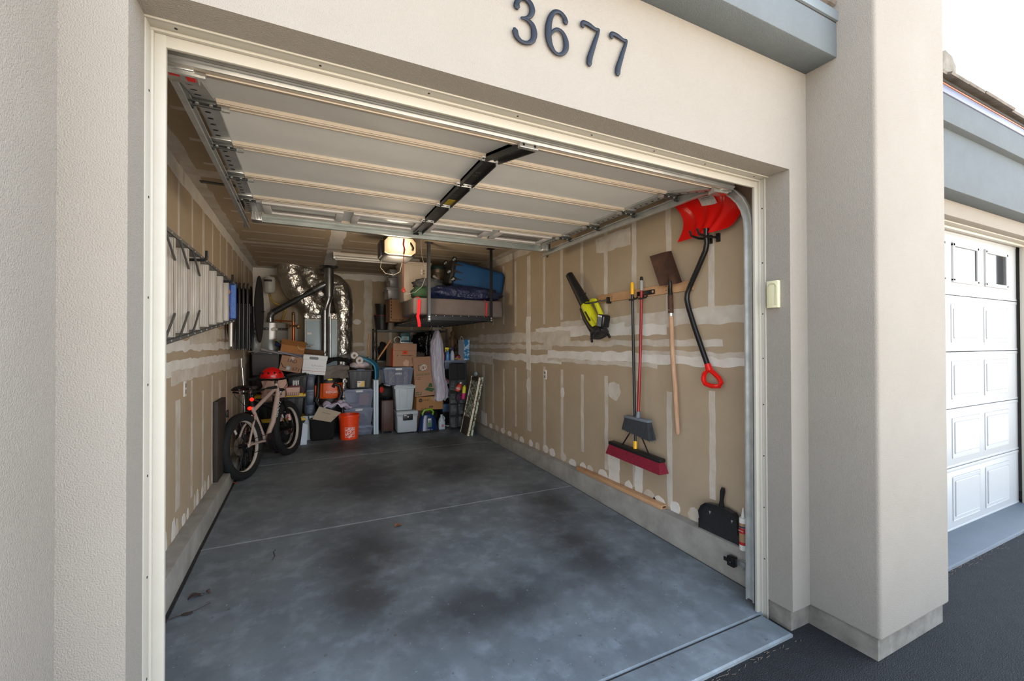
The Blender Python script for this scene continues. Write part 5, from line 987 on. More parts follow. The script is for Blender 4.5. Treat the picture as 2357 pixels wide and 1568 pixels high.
m = MB(); m.box(-.075, -.200, .215, .085, -.186, .315, 0, .008); m.lathe([(.012, 0), (.012, .012), (.006, .014)], 14, 1, Matrix.Translation((.008, -.198, .27)) @ Matrix.Rotation(PI/2, 4, 'X')); m.box(-.06, -.2012, .295, -.02, -.1998, .305, 2); m.build('latch', [mat('latch_black', (20, 22, 26), .4), steel_b, MATS['white_print']], r)
for x in (-.12, .12):
    for y in (-.14, .14): m = MB(); m.box(x-.02, y-.02, 0, x+.02, y+.02, .02, 0, .004); m.build('foot', blk, r)
t = tote('storage_tote', 'pale grey ribbed tote standing on the file safe', 'storage tote', (1.825, 5.70, .442), .345, .38, .425, mat('pale_grey_plastic', (188, 199, 206), .45, var=.2, vs=4), mat('pale_grey_lid', (178, 187, 194), .45), ribs=2, taper=.18, lidh=.035)
t = clear_tote('clear_tote', 'clear tote of wrapped items on the pale grey tote', (1.725, 5.72, .868), .475, .42, .29, None, white_latch)
m = MB(); 
for q in range(10): m.box(-.05+.01*q, -.2105, .17+.006*(q % 3), -.045+.01*q, -.2095, .205-.004*(q % 3), 0)
m.build('label', MATS['label_white'], t)
for dx, w, c, l in ((-.10, .09, (136, 112, 100), 'patterned tan package inside the clear tote, at left'), (.02, .10, (122, 92, 76), 'brown package inside the clear tote, in the middle'), (.13, .07, (146, 126, 122), 'pale pink package inside the clear tote, at right')):
    m = MB(); m.box(-w/2, -.10, 0, w/2, .1, .21, 0, .008); solo('wrapped_package', l, 'package', m, mat('wrap_%d' % int(w*1000), c, .6, var=1, vs=30, c2=tuple(int(x*.62) for x in c), thr=(.45, .55)), (1.725+dx, 5.68, .875))
hdo = mat('box_orange', (212, 76, 40), .7)
def hd(m):
    w, d, h = .40, .38, .39
    m.box(-w/2-.0012, -d/2, 0, -w/2+.002, -d/2+.10, h-.09, 2)
    m.box(-w/2, -d/2-.0008, h-.125, w/2, -d/2+.001, h-.121, 1)
    m.box(-.045, -d/2-.001, h-.185, .045, -d/2+.001, h-.125, 2); m.tube([(-.03, -d/2-.0012, h-.17), (.0, -d/2-.0012, h-.14)], .004, 4, 1); m.tube([(-.005, -d/2-.0012, h-.17), (.025, -d/2-.0012, h-.14)], .004, 4, 1)
    m.box(-.135, -d/2-.001, h-.212, -.118, -d/2+.001, h-.198, 1); ticks(m, -.10, .14, -d/2, h-.212, .016, 1, 18, 2); ticks(m, -.025, .03, -d/2, h-.075, .012, 3, 5, 4)
    m.add([(-.02, -d/2-.0013, .02), (.06, -d/2-.0013, .0), (.07, -d/2-.0013, .09), (.02, -d/2-.0013, .12), (-.03, -d/2-.0013, .07)], [[0, 1, 2, 3, 4]], 3)
carton('moving_box', 'brown moving box with orange square logo on the clear tote', (1.81, 5.76, 1.165), .40, .38, .385, card_l, (0, .03, .13), tape=False, inks=[mat('brown_ink', (92, 60, 46), .7), hdo, mat('tape_shine', (196, 160, 136), .3)], ink_fn=hd)
m = MB(); m.tube([(.055*math.cos(a), .004*a-.05, .055*math.sin(a)+.055) for a in [i*.42 for i in range(46)]], .0035, 6); solo('spring_coil', 'white wire spiral lying on the moving box', 'spiral', m, mat('white_wire', (196, 196, 196), .4, .3), (1.74, 5.70, 1.552))
m = MB(); m.box(-.09, -.05, 0, .12, .06, .02, 0, .006); m.tube([(-.06+.02*i, -.055, .01+.012*(i % 2)) for i in range(10)], .004, 5); solo('wire_comb', 'white wire rack beside the spiral on the moving box', 'rack', m, mat('white_wire', (196, 196, 196)), (1.85, 5.64, 1.553), (0, .06, .1))
stick = mat('honey_wood', (196, 140, 78), .5, var=.6, vs=8, c2=(160, 106, 56), stretch=(6, 6, 1))
for p, q, l in (((1.30, 6.0, 1.33), (1.328, 6.0, 1.72), 'short honey-coloured wooden handle upright left of the shelving'), ((1.425, 5.74, 1.285), (1.635, 5.74, 1.605), 'honey-coloured wooden handle slanting up beside the moving box')):
    r = thing('broom_stick', l, 'handle', p); m = loc_mb(r); m.tube([p, q], [.013, .016], 10); m.build('shaft', stick, r); d = (Vector(p)-Vector(q)).normalized(); m = loc_mb(r); m.rod(p, Vector(p)+d*.018, .014, n=10); m.build('ferrule', blk, r)
m = MB(); m.box(-.09, -.1, 0, .09, .1, .28, 0, .01); solo('cream_bin', 'cream plastic bin on the wire shelf behind the blue sled', 'bin', m, mat('cream_plastic', (176, 172, 152), .5), (1.56, 6.28, .802))
m = MB(); m.blob((0, 0, 0), (.09, .1, .16), .3, 3, 20, 0, 4); solo('black_backpack', 'black backpack on the shelving just behind its left posts', 'backpack', m, mat('black_pack_cloth', (16, 16, 18), .8, bump=.4, bs=20), (1.60, 6.30, 1.415), ang=80)
r = thing('photo_box', 'teal box with a photo label on the wire shelving', 'box', (1.965, 6.22, 1.252))
m = MB(); m.box(-.085, -.08, 0, .085, .09, .48, 0, .006); m.box(-.088, -.084, .43, .088, .094, .49, 0, .006); m.build('carton', mat('dark_teal', (20, 70, 76), .5), r)
m = MB(); m.box(-.07, -.0855, .355, .06, -.0800, .425, 0); m.box(-.03, -.0862, .365, .03, -.085, .415, 1); m.build('label', [mat('cyan_label', (120, 190, 206), .5), mat('photo_dark', (110, 84, 80), .5, var=1, vs=60, c2=(200, 170, 160))], r)
m = MB(); m.box(-.09, -.07, 0, .09, .08, .13, 0, .012); m.box(-.092, -.0712, .03, .092, -.0692, .045, 1); m.box(-.092, -.0712, .085, .092, -.0692, .10, 1); m.box(-.05, -.0713, 0, -.035, -.0693, .13, 1); m.box(.04, -.0713, 0, .055, -.0693, .13, 1); solo('plaid_pouch', 'green plaid cloth pouch beneath the teal photo box label', 'pouch', m, [mat('green_plaid', (22, 62, 46), .8), mat('plaid_dark', (16, 34, 32), .8)], (2.0, 6.05, 1.43))
m = MB(); m.blob((0, 0, 0), (.16, .14, .18), .35, 3, 26, 0, 12); solo('black_garbage_bag', 'shiny black garbage bag stuffed on the wire shelving', 'garbage bag', m, mat('black_film', (14, 14, 16), .2, bump=1, bs=16, bd=.03), (2.29, 6.28, 1.43+.15), ang=80)
carton('cardboard_box', 'plain cardboard box on the wire shelf behind the garment bag', (2.29, 6.32, 1.252-.45+.002), .36, .34, .42, card_d, tape=False)
carton('cardboard_box', 'cardboard box directly under the printed computer box, behind cleaner', (2.145, 5.80, fz(5.6)), .30, .36, .345, card_d, tape=False)
def hp(m):
    M_ = front(-.165, -.1612, .165); N = 24
    m.prism([(.032*math.cos(2*PI*i/N), .032*math.sin(2*PI*i/N)) for i in range(N)], .0008, 1, M_)
    m.text('hp', .05, M_ @ Matrix.Translation((0, .004, .0012)), 2, .0004, .9); ticks(m, -.115, -.02, -.16, .162, .016, 1, 9, 5); ticks(m, -.01, .06, -.16, .04, .03, 1, 5, 6); ticks(m, -.16, -.06, -.16, .018, .014, 1, 6, 7)
    m.add([(-.0, -.1613, .19), (.08, -.1613, .13), (.1, -.1613, .17), (.03, -.1613, .222)], [[0, 1, 2, 3]], 3)
carton('computer_box', 'cardboard box with round black logo above the green-handled cleaner', (2.235, 5.70, .424), .47, .32, .225, mat('tan_cardboard', (166, 122, 78), .8, var=.4, vs=5, c2=(146, 104, 64)), (0, .02, .09), inks=[mat('black_ink', (22, 20, 20), .6), MATS['tan_cardboard'], tape_m], ink_fn=hp, tape=False)
lg_ = mat('green_print', (40, 84, 46), .7)
def large(m):
    f = -.1512
    for x0, z0, x1, z1 in ((-.09, .44, .02, .446), (-.09, .53, .02, .536), (-.09, .44, -.084, .536), (.014, .44, .02, .536)): m.box(x0, f-.0006, z0, x1, f+.001, z1, 1)
    m.text('LARGE BOX', .052, front(-.012, f, .37), 1, .0004, .9); ticks(m, -.145, -.01, -.15, .318, .014, 2, 10, 8); ticks(m, -.145, -.04, -.15, .29, .014, 2, 8, 9); ticks(m, -.15, -.055, -.15, .065, .024, 1, 6, 10); ticks(m, -.15, -.055, -.15, .03, .024, 1, 6, 11)
    m.add([(.0, f-.001, .11), (.13, f-.001, .06), (.17, f-.001, .115), (.05, f-.001, .15)], [[0, 1, 2, 3]], 1); m.add([(.06, f-.001, .155), (.14, f-.001, .14), (.13, f-.001, .21), (.09, f-.001, .215)], [[0, 1, 2, 3]], 1); m.box(-.012, f-.0008, .465, .004, f, .485, 3)
t = carton('moving_box', 'tall brown box printed LARGE BOX in green, tilted left', (2.175, 5.72, .655), .335, .30, .545, card_l, (0, -.06, 0), open_=.12, inks=[lg_, mat('brown_print2', (96, 66, 48), .7), hdo], ink_fn=large)
m = MB(); m.blob((0, 0, 0), (.055, .05, .085), .1, 2, 16); solo('foam_roll', 'pale blue-white foam bundle sticking out behind the tall printed box', 'bundle', m, mat('pale_blue_foam', (176, 196, 210), .7), (2.06, 5.70, 1.245), (0, -.5, 0))
for x, z, l in ((2.125, 1.14, 'white tape ring hanging on the tall printed box, left of two'), (2.145, 1.15, 'white tape ring hanging on the tall printed box, right of two')):
    m = MB(); m.lathe([(.034, -.008), (.047, -.008), (.047, .008), (.034, .008), (.034, -.008)], 28, 0, Matrix.Rotation(PI/2, 4, 'X'), False); solo('tape_ring', l, 'tape roll', m, mat('cream_tape', (210, 206, 192), .5), (x, 5.545-.018*(x > 2.13), z), (0, 0, .1), 'tape rings on the tall printed box')
# portable carpet cleaner
r = thing('carpet_cleaner', 'navy blue portable carpet cleaner with lime green loop handle', 'carpet cleaner', (2.20, 5.50, fz(5.45)))
nv = mat('navy_gloss', (18, 44, 92), .2); lm = mat('lime_handle', (120, 178, 36), .3)
m = MB(); m.box(-.175, -.10, 0, .175, .15, .028, 0, .012, 3); m.build('base', blk, r)
m = MB()
def cb(u, v):
    a = 2*PI*u; w = .158-.035*v-.05*max(0, v-.75)*4*.3; d = .115-.03*v; e = lambda x: math.copysign(abs(x)**.6, x)
    return (w*e(math.cos(a)), .02+d*e(math.sin(a)), .025+.25*v)
m.grid(cb, 32, 10); m.box(-.105, -.06, .272, .105, .10, .278, 0, .003); m.blob((0, .02, .27), (.12, .085, .04), 0, 1, 20); m.build('body', nv, r, 50)
m = MB(); m.tube([(-.085, -.03, .25), (-.095, -.035, .31), (-.062, -.035, .362), (.05, -.035, .372), (.085, -.035, .33), (.075, -.03, .255), (.0, -.05, .235)], .017, 10, closed=True); m.build('handle', lm, r)
m = MB(); m.box(-.025, -.105, .09, .045, -.075, .235, 0, .006); m.box(-.015, -.107, .10, .035, -.104, .16, 1); m.box(-.008, -.107, .205, .028, -.104, .222, 2); m.build('tank_window', [mat('grey_window', (120, 130, 130), .3), mat('green_liquid', (70, 120, 70), .3), MATS['white_print']], r)
m = MB(); ticks(m, -.04, .06, -.1035, .038, .014, 0, 8, 12); m.build('lettering', mat('silver_print', (170, 172, 170), .4), r)
r = thing('detergent_jug', 'white detergent jug on the floor right of the carpet cleaner', 'jug', (2.455, 5.55, fz(5.5)))
m = MB(); m.box(-.055, -.045, 0, .055, .045, .15, 0, .018, 3); m.lathe([(.055, .14), (.045, .18), (.02, .215), (.016, .235)], 18, 0); m.box(-.012, -.05, .05, .03, -.044, .09, 1); m.build('bottle', [mat('jug_white', (176, 190, 200), .35), mat('jug_print', (176, 120, 120), .5)], r, 50)
m = MB(); m.tube([(.04, 0, .13), (.055, 0, .19), (.03, 0, .225)], .011, 8); m.build('handle', MATS['jug_white'], r); m = MB(); m.lathe([(.02, .23), (.02, .255), (.01, .257)], 14); m.build('cap', MATS['jug_white'], r)
# garment bag hanging from the rack
def garment(name, label, loc, prof, m_, seed, cat='garment bag'):
    r = thing(name, label, cat, loc)
    def fn(u, v):
        i = min(int(v*(len(prof)-1)), len(prof)-2); f = v*(len(prof)-1)-i; x0, x1, z = (prof[i][k]+(prof[i+1][k]-prof[i][k])*f for k in range(3))
        a = 2*PI*u; c = (x0+x1)/2; w = (x1-x0)/2*(1+.05*math.sin(5*a+seed)); d = .055+.03*v
        return (c+w*math.cos(a)-loc[0], (d+.016*math.sin(6*a+v*3+seed))*math.sin(a), z-loc[2]+.012*math.sin(4*a)*(v > .95))
    m = MB(); m.grid(fn, 48, 40)
    for i, v in enumerate(m.v): m.v[i] = v + noise.noise_vector(v*12+Vector((seed, 0, 0)))*.012
    m.build('cover', m_, r, 80)
    m = MB(); c = (prof[0][0]+prof[0][1])/2-loc[0]; m.tube([(c, 0, prof[0][2]-loc[2]-.02), (c, 0, prof[0][2]-loc[2]+.03), (c+.02, 0, prof[0][2]-loc[2]+.06), (c+.025, 0, prof[0][2]-loc[2]+.09)], .003, 6); m.build('hanger_hook', steel_b, r); return r
garment('garment_bag', 'long white translucent garment bag hanging from the rack', (2.40, 5.54, .57), [(2.345, 2.40, 1.765), (2.31, 2.445, 1.70), (2.265, 2.47, 1.58), (2.25, 2.485, 1.45), (2.26, 2.49, 1.28), (2.275, 2.50, 1.10), (2.29, 2.52, .95), (2.32, 2.56, .82), (2.33, 2.585, .72), (2.32, 2.56, .63), (2.335, 2.52, .575)],
    mat('milky_film', (216, 220, 232), .3, var=.9, vs=5, c2=(178, 158, 178), bump=1, bs=18, bd=.03, stretch=(3, 3, .6)), 1)
garment('dark_garment', 'black garment hanging behind the white garment bag', (2.30, 5.70, .72), [(2.27, 2.32, 1.77), (2.22, 2.38, 1.68), (2.20, 2.42, 1.5), (2.21, 2.42, 1.1), (2.22, 2.42, .73)], mat('black_garment_film', (14, 14, 16), .3, bump=.8, bs=18, bd=.03), 5, 'garment')
# shoe tower behind the hanging organiser
r = thing('shoe_tower', 'dark shoe shelf tower behind the clear-pocket organizer', 'shelves', (2.72, 5.86, fz(5.6)))
m = MB(); m.box(-.20, -.17, 0, -.185, .17, 1.02); m.box(.185, -.17, 0, .20, .17, 1.02); m.box(-.2, .16, 0, .2, .17, 1.02); m.build('carcass', blk, r)
for z in (.02, .27, .52, .77, 1.01): m = MB(); m.box(-.19, -.17, z-.012, .19, .165, z); m.build('shelf', blk, r)
def shoe(label, loc, c, sole, rot=0.):
    t = thing('shoe', label, 'shoe', loc, (0, 0, rot)); m = MB(); m.box(-.04, -.13, 0, .04, .13, .022, 0, .01, 3); m.build('sole', sole, t)
    m = MB(); m.blob((0, .04, .055), (.038, .085, .05), .05, 2, 16); m.blob((0, -.07, .04), (.037, .06, .032), .05, 2, 16); m.build('upper', c, t); return t
ws = mat('white_sole', (200, 200, 200), .5); pk = mat('pink_shoe', (190, 110, 130), .7)
shoe('pink shoe on the shoe tower left of the organizer', (2.575, 5.72, fz(5.6)+.772), pk, ws, .25); shoe('black shoe with white sole on the lowest shoe tower shelf', (2.575, 5.74, fz(5.6)+.022), blk, ws, .3)
shoe('navy shoe on a middle shelf of the shoe tower', (2.60, 5.76, fz(5.6)+.522), mat('navy_shoe', (34, 46, 80), .7), ws, .2)
m = MB(); m.box(-.085, -.1, 0, .06, .1, .14, 0, .012, 2, .12); solo('blue_basket', 'small slate blue basket on the shoe tower right of computer box', 'basket', m, mat('slate_blue_plastic', (58, 78, 106), .5), (2.585, 5.76, fz(5.6)+.272))
t = clear_tote('clear_tote', 'shallow clear tote on top of the shoe tower', (2.72, 5.78, 1.102), .40, .36, .15, None, None)
# clear-pocket organiser on its own wire frame
r = thing('pocket_organizer', 'black wire-framed organizer with clear pockets before the shoe tower', 'organizer', (2.70, 5.38, fz(5.38)), (-.03, 0, 0))
m = MB(); m.tube([(-.15, 0, .0), (-.15, 0, 1.08), (-.135, 0, 1.12), (-.10, 0, 1.135), (.10, 0, 1.135), (.135, 0, 1.12), (.15, 0, 1.08), (.15, 0, .0)], .0065, 8); m.tube([(0, 0, 1.135), (0, 0, .03)], .005, 6)
for z in (.87, .68, .46, .27, .05): m.rod((-.15, 0, z), (.15, 0, z), .005, n=6)
m.build('frame', black_s, r)
m = MB(); m.box(-.145, .006, .04, .145, .012, 1.13); m.build('backing', mat('organizer_black', (16, 16, 18), .7), r)
pkt = mat('clear_vinyl', (90, 92, 96), .06, alpha=.28, bump=1, bs=14, bd=.06, spec=1.)
for z in (.68, .46, .27, .06):
    for s in (-1, 1):
        m = MB(); m.grid(lambda u, v: (s*.073+(u-.5)*.138, -.012-.035*math.sin(u*PI)*(1-.4*v), z+.165*v), 10, 6, 0, .002); m.build('pocket', pkt, r)
r = thing('red_bottle', 'red plastic bottle tilted in the organizer pocket', 'bottle', (2.655, 5.315, .74), (0, .45, 0)); m = MB(); m.lathe([(.036, 0), (.04, .01), (.04, .10), (.028, .13), (.016, .14)], 18); m.lathe([(.0405, .03), (.0405, .07)], 18, 1, None, False); m.build('bottle', [mat('tomato_red_plastic', (216, 66, 44), .35), mat('bottle_band', (226, 160, 150), .5)], r); m = MB(); m.lathe([(.018, .138), (.018, .165), (.01, .167)], 14); m.build('cap', MATS['white_print'], r)
r = thing('spray_can', 'yellow and pink aerosol can in organizer right pocket', 'can', (2.765, 5.318, .605), (0, .12, 0)); m = MB(); m.lathe([(.030, 0), (.033, .008), (.033, .10)], 18, 0); m.lathe([(.033, .10), (.033, .19), (.025, .212), (.01, .218)], 18, 1); m.build('can', [mat('hot_pink', (204, 50, 110), .35), mat('lemon_yellow', (216, 206, 40), .35)], r); m = MB(); m.rod((0, 0, .215), (0, 0, .235), .013, n=12); m.build('cap', MATS['lemon_yellow'], r)
m = MB(); m.blob((0, 0, 0), (.05, .02, .06), .3, 3, 14); solo('purple_sock', 'dark purple cloth in the organizer pocket under the red bottle', 'cloth', m, mat('dark_purple_cloth', (62, 40, 60), .8), (2.69, 5.325, .63))
# things on the shallow tote
def sprayer(name, label, loc, c, head, trig):
    t = thing(name, label, 'spray bottle', loc); m = MB(); m.lathe([(.034, 0), (.037, .006), (.037, .10), (.024, .15), (.013, .165), (.013, .175)], 18); m.build('bottle', c, t)
    m = MB(); m.rod((0, 0, .172), (0, 0, .195), .016, n=12); m.box(-.05, -.012, .19, .03, .012, .225, 0, .008); m.box(-.038, -.006, .14, -.026, .006, .195, 0, .004); m.build('trigger_head', trig, t); return t
sprayer('spray_bottle', 'light blue spray bottle with yellow trigger on the shallow tote', (2.605, 5.68, 1.253), mat('light_blue_liquid', (82, 142, 204), .25), None, mat('sun_yellow', (226, 206, 40), .4))
sprayer('spray_bottle', 'white spray bottle with navy trigger beside the gift bag', (2.685, 5.66, 1.253), mat('bottle_white', (190, 200, 214), .3), None, mat('navy_plastic', (24, 36, 84), .4))
r = thing('red_can', 'dark red bottle at left end of the shallow tote', 'bottle', (2.545, 5.70, 1.253)); m = MB(); m.lathe([(.028, 0), (.03, .005), (.03, .10), (.014, .14), (.014, .165)], 16); m.build('bottle', mat('maroon_plastic', (112, 22, 28), .35), r); m = MB(); m.rod((0, 0, .16), (0, 0, .185), .013, n=12); m.build('cap', blk, r)
r = thing('figurine', 'tall brown carved wooden figurine behind the gift bag', 'figurine', (2.755, 5.88, 1.253))
wb = mat('carved_brown_wood', (104, 76, 50), .6, var=.8, vs=10, c2=(66, 46, 30))
m = MB(); m.tube([(-.03, 0, 0), (-.035, 0, .12), (-.01, 0, .22), (0, 0, .33), (-.005, 0, .40), (0, 0, .43)], [.03, .035, .045, .06, .045, .025], 14); m.build('body', wb, r); m = MB(); m.blob((.01, 0, .475), (.042, .045, .055), .1, 3, 16); m.build('head', wb, r); m = MB(); m.tube([(.05, -.01, .37), (.07, -.04, .26), (.03, -.08, .20)], [.02, .016, .012], 10); m.tube([(-.055, -.01, .36), (-.075, -.03, .26), (-.05, -.06, .18)], [.02, .016, .012], 10); m.build('arms', wb, r)
r = thing('ornament', 'maroon and tan cloth ornament lying before the figurine', 'ornament', (2.79, 5.66, 1.253)); m = MB(); m.blob((0, 0, .05), (.05, .04, .05), .3, 3, 16); m.build('body', MATS['maroon_plastic'], r); m = MB(); m.tube([(-.06, -.02, .03), (.0, -.05, .02), (.07, -.04, .015)], [.018, .016, .01], 8); m.build('arms', mat('tan_cloth', (178, 130, 84), .7), r)
r = thing('gift_bag', 'blue snowflake gift bag standing by the right wall', 'gift bag', (2.87, 5.60, 1.253), (0, 0, .0))
gb = mat('snowflake_paper', (38, 120, 176), .35, var=1, vs=26, c2=(190, 216, 232), thr=(.50, .55))
def bag(m, k): m.add([(.0, -.03, 0), (.11, 0, 0), (.06, .10, 0), (-.07, .06, 0), (.005, -.035, .36), (.12, 0, .36), (.07, .10, .36), (-.075, .06, .36)], [[0, 1, 5, 4], [2, 3, 7, 6], [1, 2, 6, 5], [0, 3, 2, 1]], k)
m = MB(); bag(m, 0); m.add([(-.0, -.03, 0), (.005, -.035, .36), (-.075, .06, .36), (-.07, .06, 0)], [[0, 1, 2, 3]], 1)
m.build('bag', [gb, mat('silver_foil_paper', (168, 176, 186), .25, .5)], r)
m = MB(); m.tube([(-.01, -.02, .34), (-.02, -.03, .40), (-.04, .0, .42), (-.05, .02, .40), (-.045, .03, .34)], .003, 6); m.build('cord_handle', MATS['white_print'], r)
# weathered louvred shutters leaning on the right wall
peel = mat('peeling_green_paint', (190, 204, 180), .8, var=1, vs=28, c2=(96, 84, 66), thr=(.46, .56), bump=.5, bs=40); old = mat('weathered_grey_wood', (74, 64, 54), .85, var=.9, vs=9, c2=(46, 40, 34), stretch=(1, 1, 6)); peel_c = mat('peeling_cream_paint', (224, 216, 190), .8, var=1, vs=24, c2=(112, 92, 70), thr=(.52, .62), bump=.5, bs=40)
def shutter(label, x, y, lean, edge, h=.95):
    t = thing('louvred_shutter', label, 'shutter', (x, y, fz(y)), (0, lean, 0), 'weathered shutters leaning on the right wall')
    w = .38
    for v in (-w/2, w/2-.04): m = MB(); m.box(-.017, v, 0, .017, v+.04, h, 0, .003); m.box(-.0185, v+.012, .04, -.0165, v+.028, h-.04, 1); m.build('stile', [edge, old], t)
    for z0, z1 in ((0, .28), (h-.07, h-.005)):
        m = MB(); m.box(-.013, -w/2+.04, z0, .013, w/2-.04, z1, 0, .002); m.build('rail', old, t)
    for q in range(9):
        v = -w/2+.055+.0325*q; m = MB(); m.T = Matrix.Translation((0, v, 0)) @ Matrix.Rotation(.5, 4, 'Z'); m.box(-.003, -.013, .275, .003, .013, h-.065); m.build('slat', [old, peel][q % 2], t)
    return t
shutter('weathered louvred shutter leaning outermost, with cream peeling edge', 2.695, 5.05, .215, peel_c); shutter('weathered louvred shutter with pale green edge, against right wall', 2.745, 5.03, .205, peel)
m = MB(); m.blob((0, 0, 0), (.03, .05, .03), .5, 4, 16); solo('plastic_wrap', 'crumpled pale plastic wrap stuck on top of the shutters', 'plastic wrap', m, mat('pale_wrap', (150, 176, 182), .3, bump=.8, bs=40), (2.925, 5.12, 1.04))
# ================================================================== bicycles at the left wall
tyre = mat('tyre_rubber', (18, 19, 20), .8); rimm = mat('pale_rim', (204, 192, 178), .4, .2); spoke_m = mat('dark_spokes', (60, 58, 56), .35, .8)
tan_f = mat('tan_frame_paint', (186, 164, 152), .4, .1); blk_f = mat('black_frame_paint', (22, 22, 24), .3, .2); chrome = mat('chrome_part', (190, 190, 190), .15, .95)
lite = mat('red_tail_light', (255, 30, 14), .3, emit=.8)
def wheel(t, c, R_, r, rim_m, rear=False, decals=True, turn=0., knobs=True):
    M_ = Matrix.Translation(c) @ Matrix.Rotation(turn, 4, 'Z') @ Matrix.Rotation(PI/2, 4, 'X')
    m = MB(M_); n = 56; k = 12
    m.lathe([(R_-r+r*1.02*math.cos(a), r*math.sin(a)) for a in [PI*.80*(-1+2*i/k) for i in range(k+1)]], n, 0, None, False)
    if knobs:
        for i in range(64):
            a = 2*PI*i/64
            for s, dz in ((0, .0), (1, .62), (-1, -.62)):
                q = (R_-r) + r*math.cos(dz) ; m.T = M_ @ Matrix.Rotation(a+.05*(s != 0), 4, 'Z') @ Matrix.Translation((q, 0, r*math.sin(dz))) @ Matrix.Rotation(-dz, 4, 'Y'); m.box(-.004, -.009, -.008, .005, .009, .008)
    m.T = M_
    if decals:
        for a0 in (.9, 2.2, 4.0, 5.4):
            m.add([v for i in range(5) for v in (((R_-r*1.15)*math.cos(a0+.05*i), (R_-r*1.15)*math.sin(a0+.05*i), s*r*1.02) for s in (-1,)) ] + [((R_-r*.75)*math.cos(a0+.05*i), (R_-r*.75)*math.sin(a0+.05*i), -r*.99) for i in range(5)], [[i, i+1, 6+i, 5+i] for i in range(4)], 1)
    w = m.build('rear_wheel' if rear else 'front_wheel', [tyre, MATS['white_print']], t)
    m = MB(M_); ri = R_-2*r+.012; m.lathe([(ri, -.018), (ri+.012, -.019), (ri+.012, .019), (ri, .018), (ri-.014, .008), (ri-.014, -.008), (ri, -.018)], n, 0, None, False); m.build('rim', rim_m, w)
    m = MB(M_)
    for i in range(28):
        a = 2*PI*i/28; s = 1 if i % 2 else -1; b = a + (.5 if i % 4 < 2 else -.5); m.rod((.028*math.cos(b), .028*math.sin(b), s*.03), ((ri-.01)*math.cos(a), (ri-.01)*math.sin(a), 0), .0013, n=4)
    m.build('spokes', spoke_m, w)
    m = MB(M_); m.rod((0, 0, -.07), (0, 0, .07), .012, n=10); m.rod((0, 0, -.036), (0, 0, .036), .024, n=14)
    m.lathe([(.05, .040), (.08, .040), (.08, .042), (.05, .042), (.05, .040)], 24, 0, None, False)
    m.build('hub', blk_f, w)
    if rear:
        m = MB(M_)
        for q in range(7): m.lathe([(.02, .034+.004*q), (.098-.009*q, .034+.004*q), (.098-.009*q, .036+.004*q), (.02, .036+.004*q)], 28, 0, Matrix.Rotation(PI, 4, 'X'))
        m.build('cassette', mat('sprocket_steel', (150, 138, 126), .35, .7), w)
    m = MB(M_ @ Matrix.Rotation(2.1, 4, 'Z')); m.box(ri*.62, -.014, -.004, ri*.62+.055, .014, .006, 0, .004); m.build('reflector', mat('reflector_white', (200, 196, 190), .15), w)
